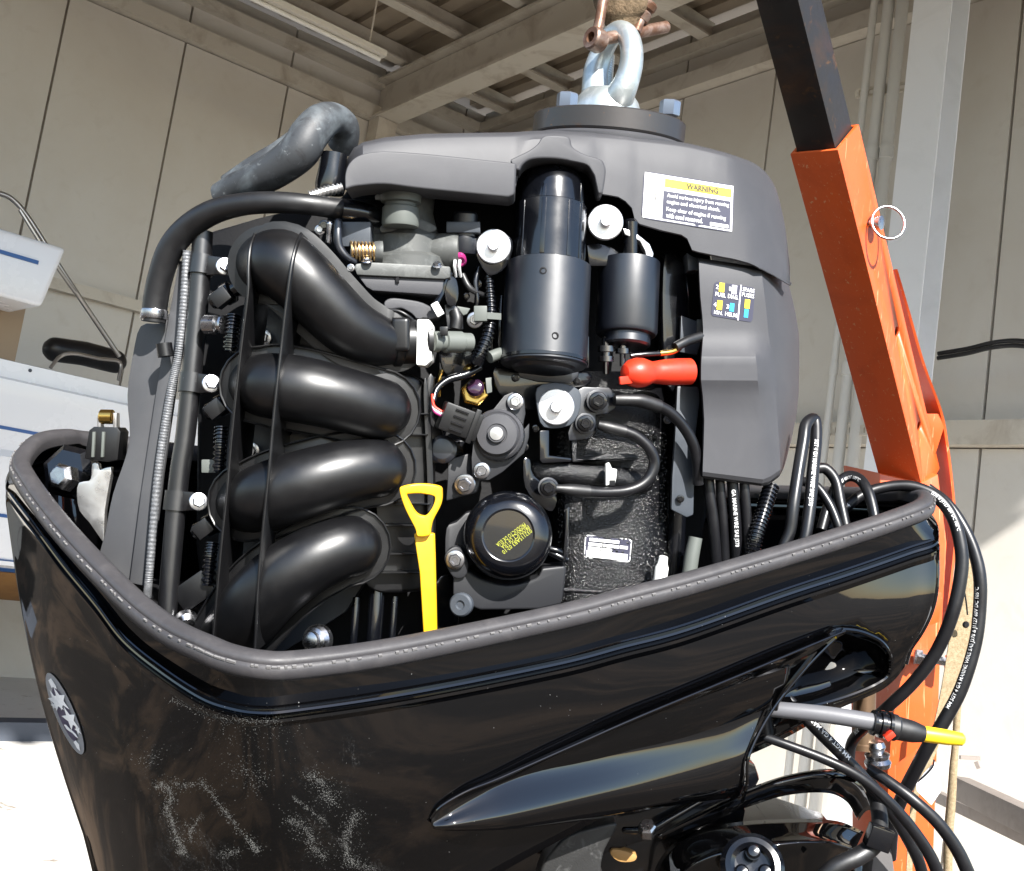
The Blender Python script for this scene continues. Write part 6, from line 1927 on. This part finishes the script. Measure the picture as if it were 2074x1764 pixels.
settle(hoist, hbase)

# tan strap, rope, paper tag beside the mast
def ribbon2(root, name, dp, m, t=.002):
    c = cr(dp, 5)                                # px, py, y, half width px
    rows = [[], [], [], []]
    for i, p in enumerate(c):
        a, b = c[max(i - 1, 0)], c[min(i + 1, len(c) - 1)]
        dx, dy = b[0] - a[0], b[1] - a[1]
        L = math.hypot(dx, dy)
        nx, ny = -dy / L * p[3], dx / L * p[3]
        l = E(p[0] + nx, p[1] + ny, p[2])
        r = E(p[0] - nx, p[1] - ny, p[2] + 6)
        rows[0].append(l); rows[1].append(r); rows[2].append(r + Vector((0, t, 0))); rows[3].append(l + Vector((0, t, 0)))
    rows.append(rows[0])
    return grid(name, rows, m, root, sharp=30)
base = E(1880, 1560, 520)
stp = mthing("tie_strap", "tan webbing strap hanging beside the orange mast", "strap", base)
ribbon2(stp, "webbing", [(1962, 1130, 520, 16), (1958, 1200, 520, 20), (1945, 1290, 520, 21), (1925, 1390, 520, 17), (1900, 1480, 520, 11), (1872, 1570, 520, 7), (1850, 1640, 520, 6), (1835, 1900, 520, 6)], STRAP)
hose("draw_cord", zl('12', (1700, 880, 500, 1.6), (1720, 1000, 500, 1.6), (1728, 1080, 500, 1.6)), CABLE, stp, n=3, seg=6, absy=True)
lathe("cord_bead", E(*Z('12', 1718, 1140), 505), (0, -1, 0), [(.003, -.002), (.005, 0), (.003, .003)], CABLE, stp, 10)
settle(stp, base)
base = E(1925, 1760, 560)
rp = mthing("hemp_rope", "pale hemp rope hanging straight down right of the strap", "rope", base)
hose("rope", zl('C', (760, 180, 560, 7), (735, 560, 560, 7), (715, 800, 560, 8), (705, 1000, 560, 8.5), (690, 1200, 560, 9), (670, 1500, 560, 9), (650, 2600, 560, 9)), STRAP, rp, n=5, seg=12, absy=True)
settle(rp, base)
base = E(1880, 1620, 480)
tg = mthing("paper_tag", "white paper tag on a black string below the yellow plug", "tag", base)
plate("tag_card", zl('C', (440, 830), (545, 720), (590, 830), (600, 1000), (510, 1135), (370, 1000), (365, 930)), 480, 1.2, PAPER, tg, bevel=.2, absy=True)
hose("tag_string", zl('C', (535, 700, 478, 1.8), (520, 770, 476, 1.8), (450, 850, 476, 1.8), (380, 910, 478, 1.8)), CABLE, tg, n=4, seg=6, absy=True)
settle(tg, base)
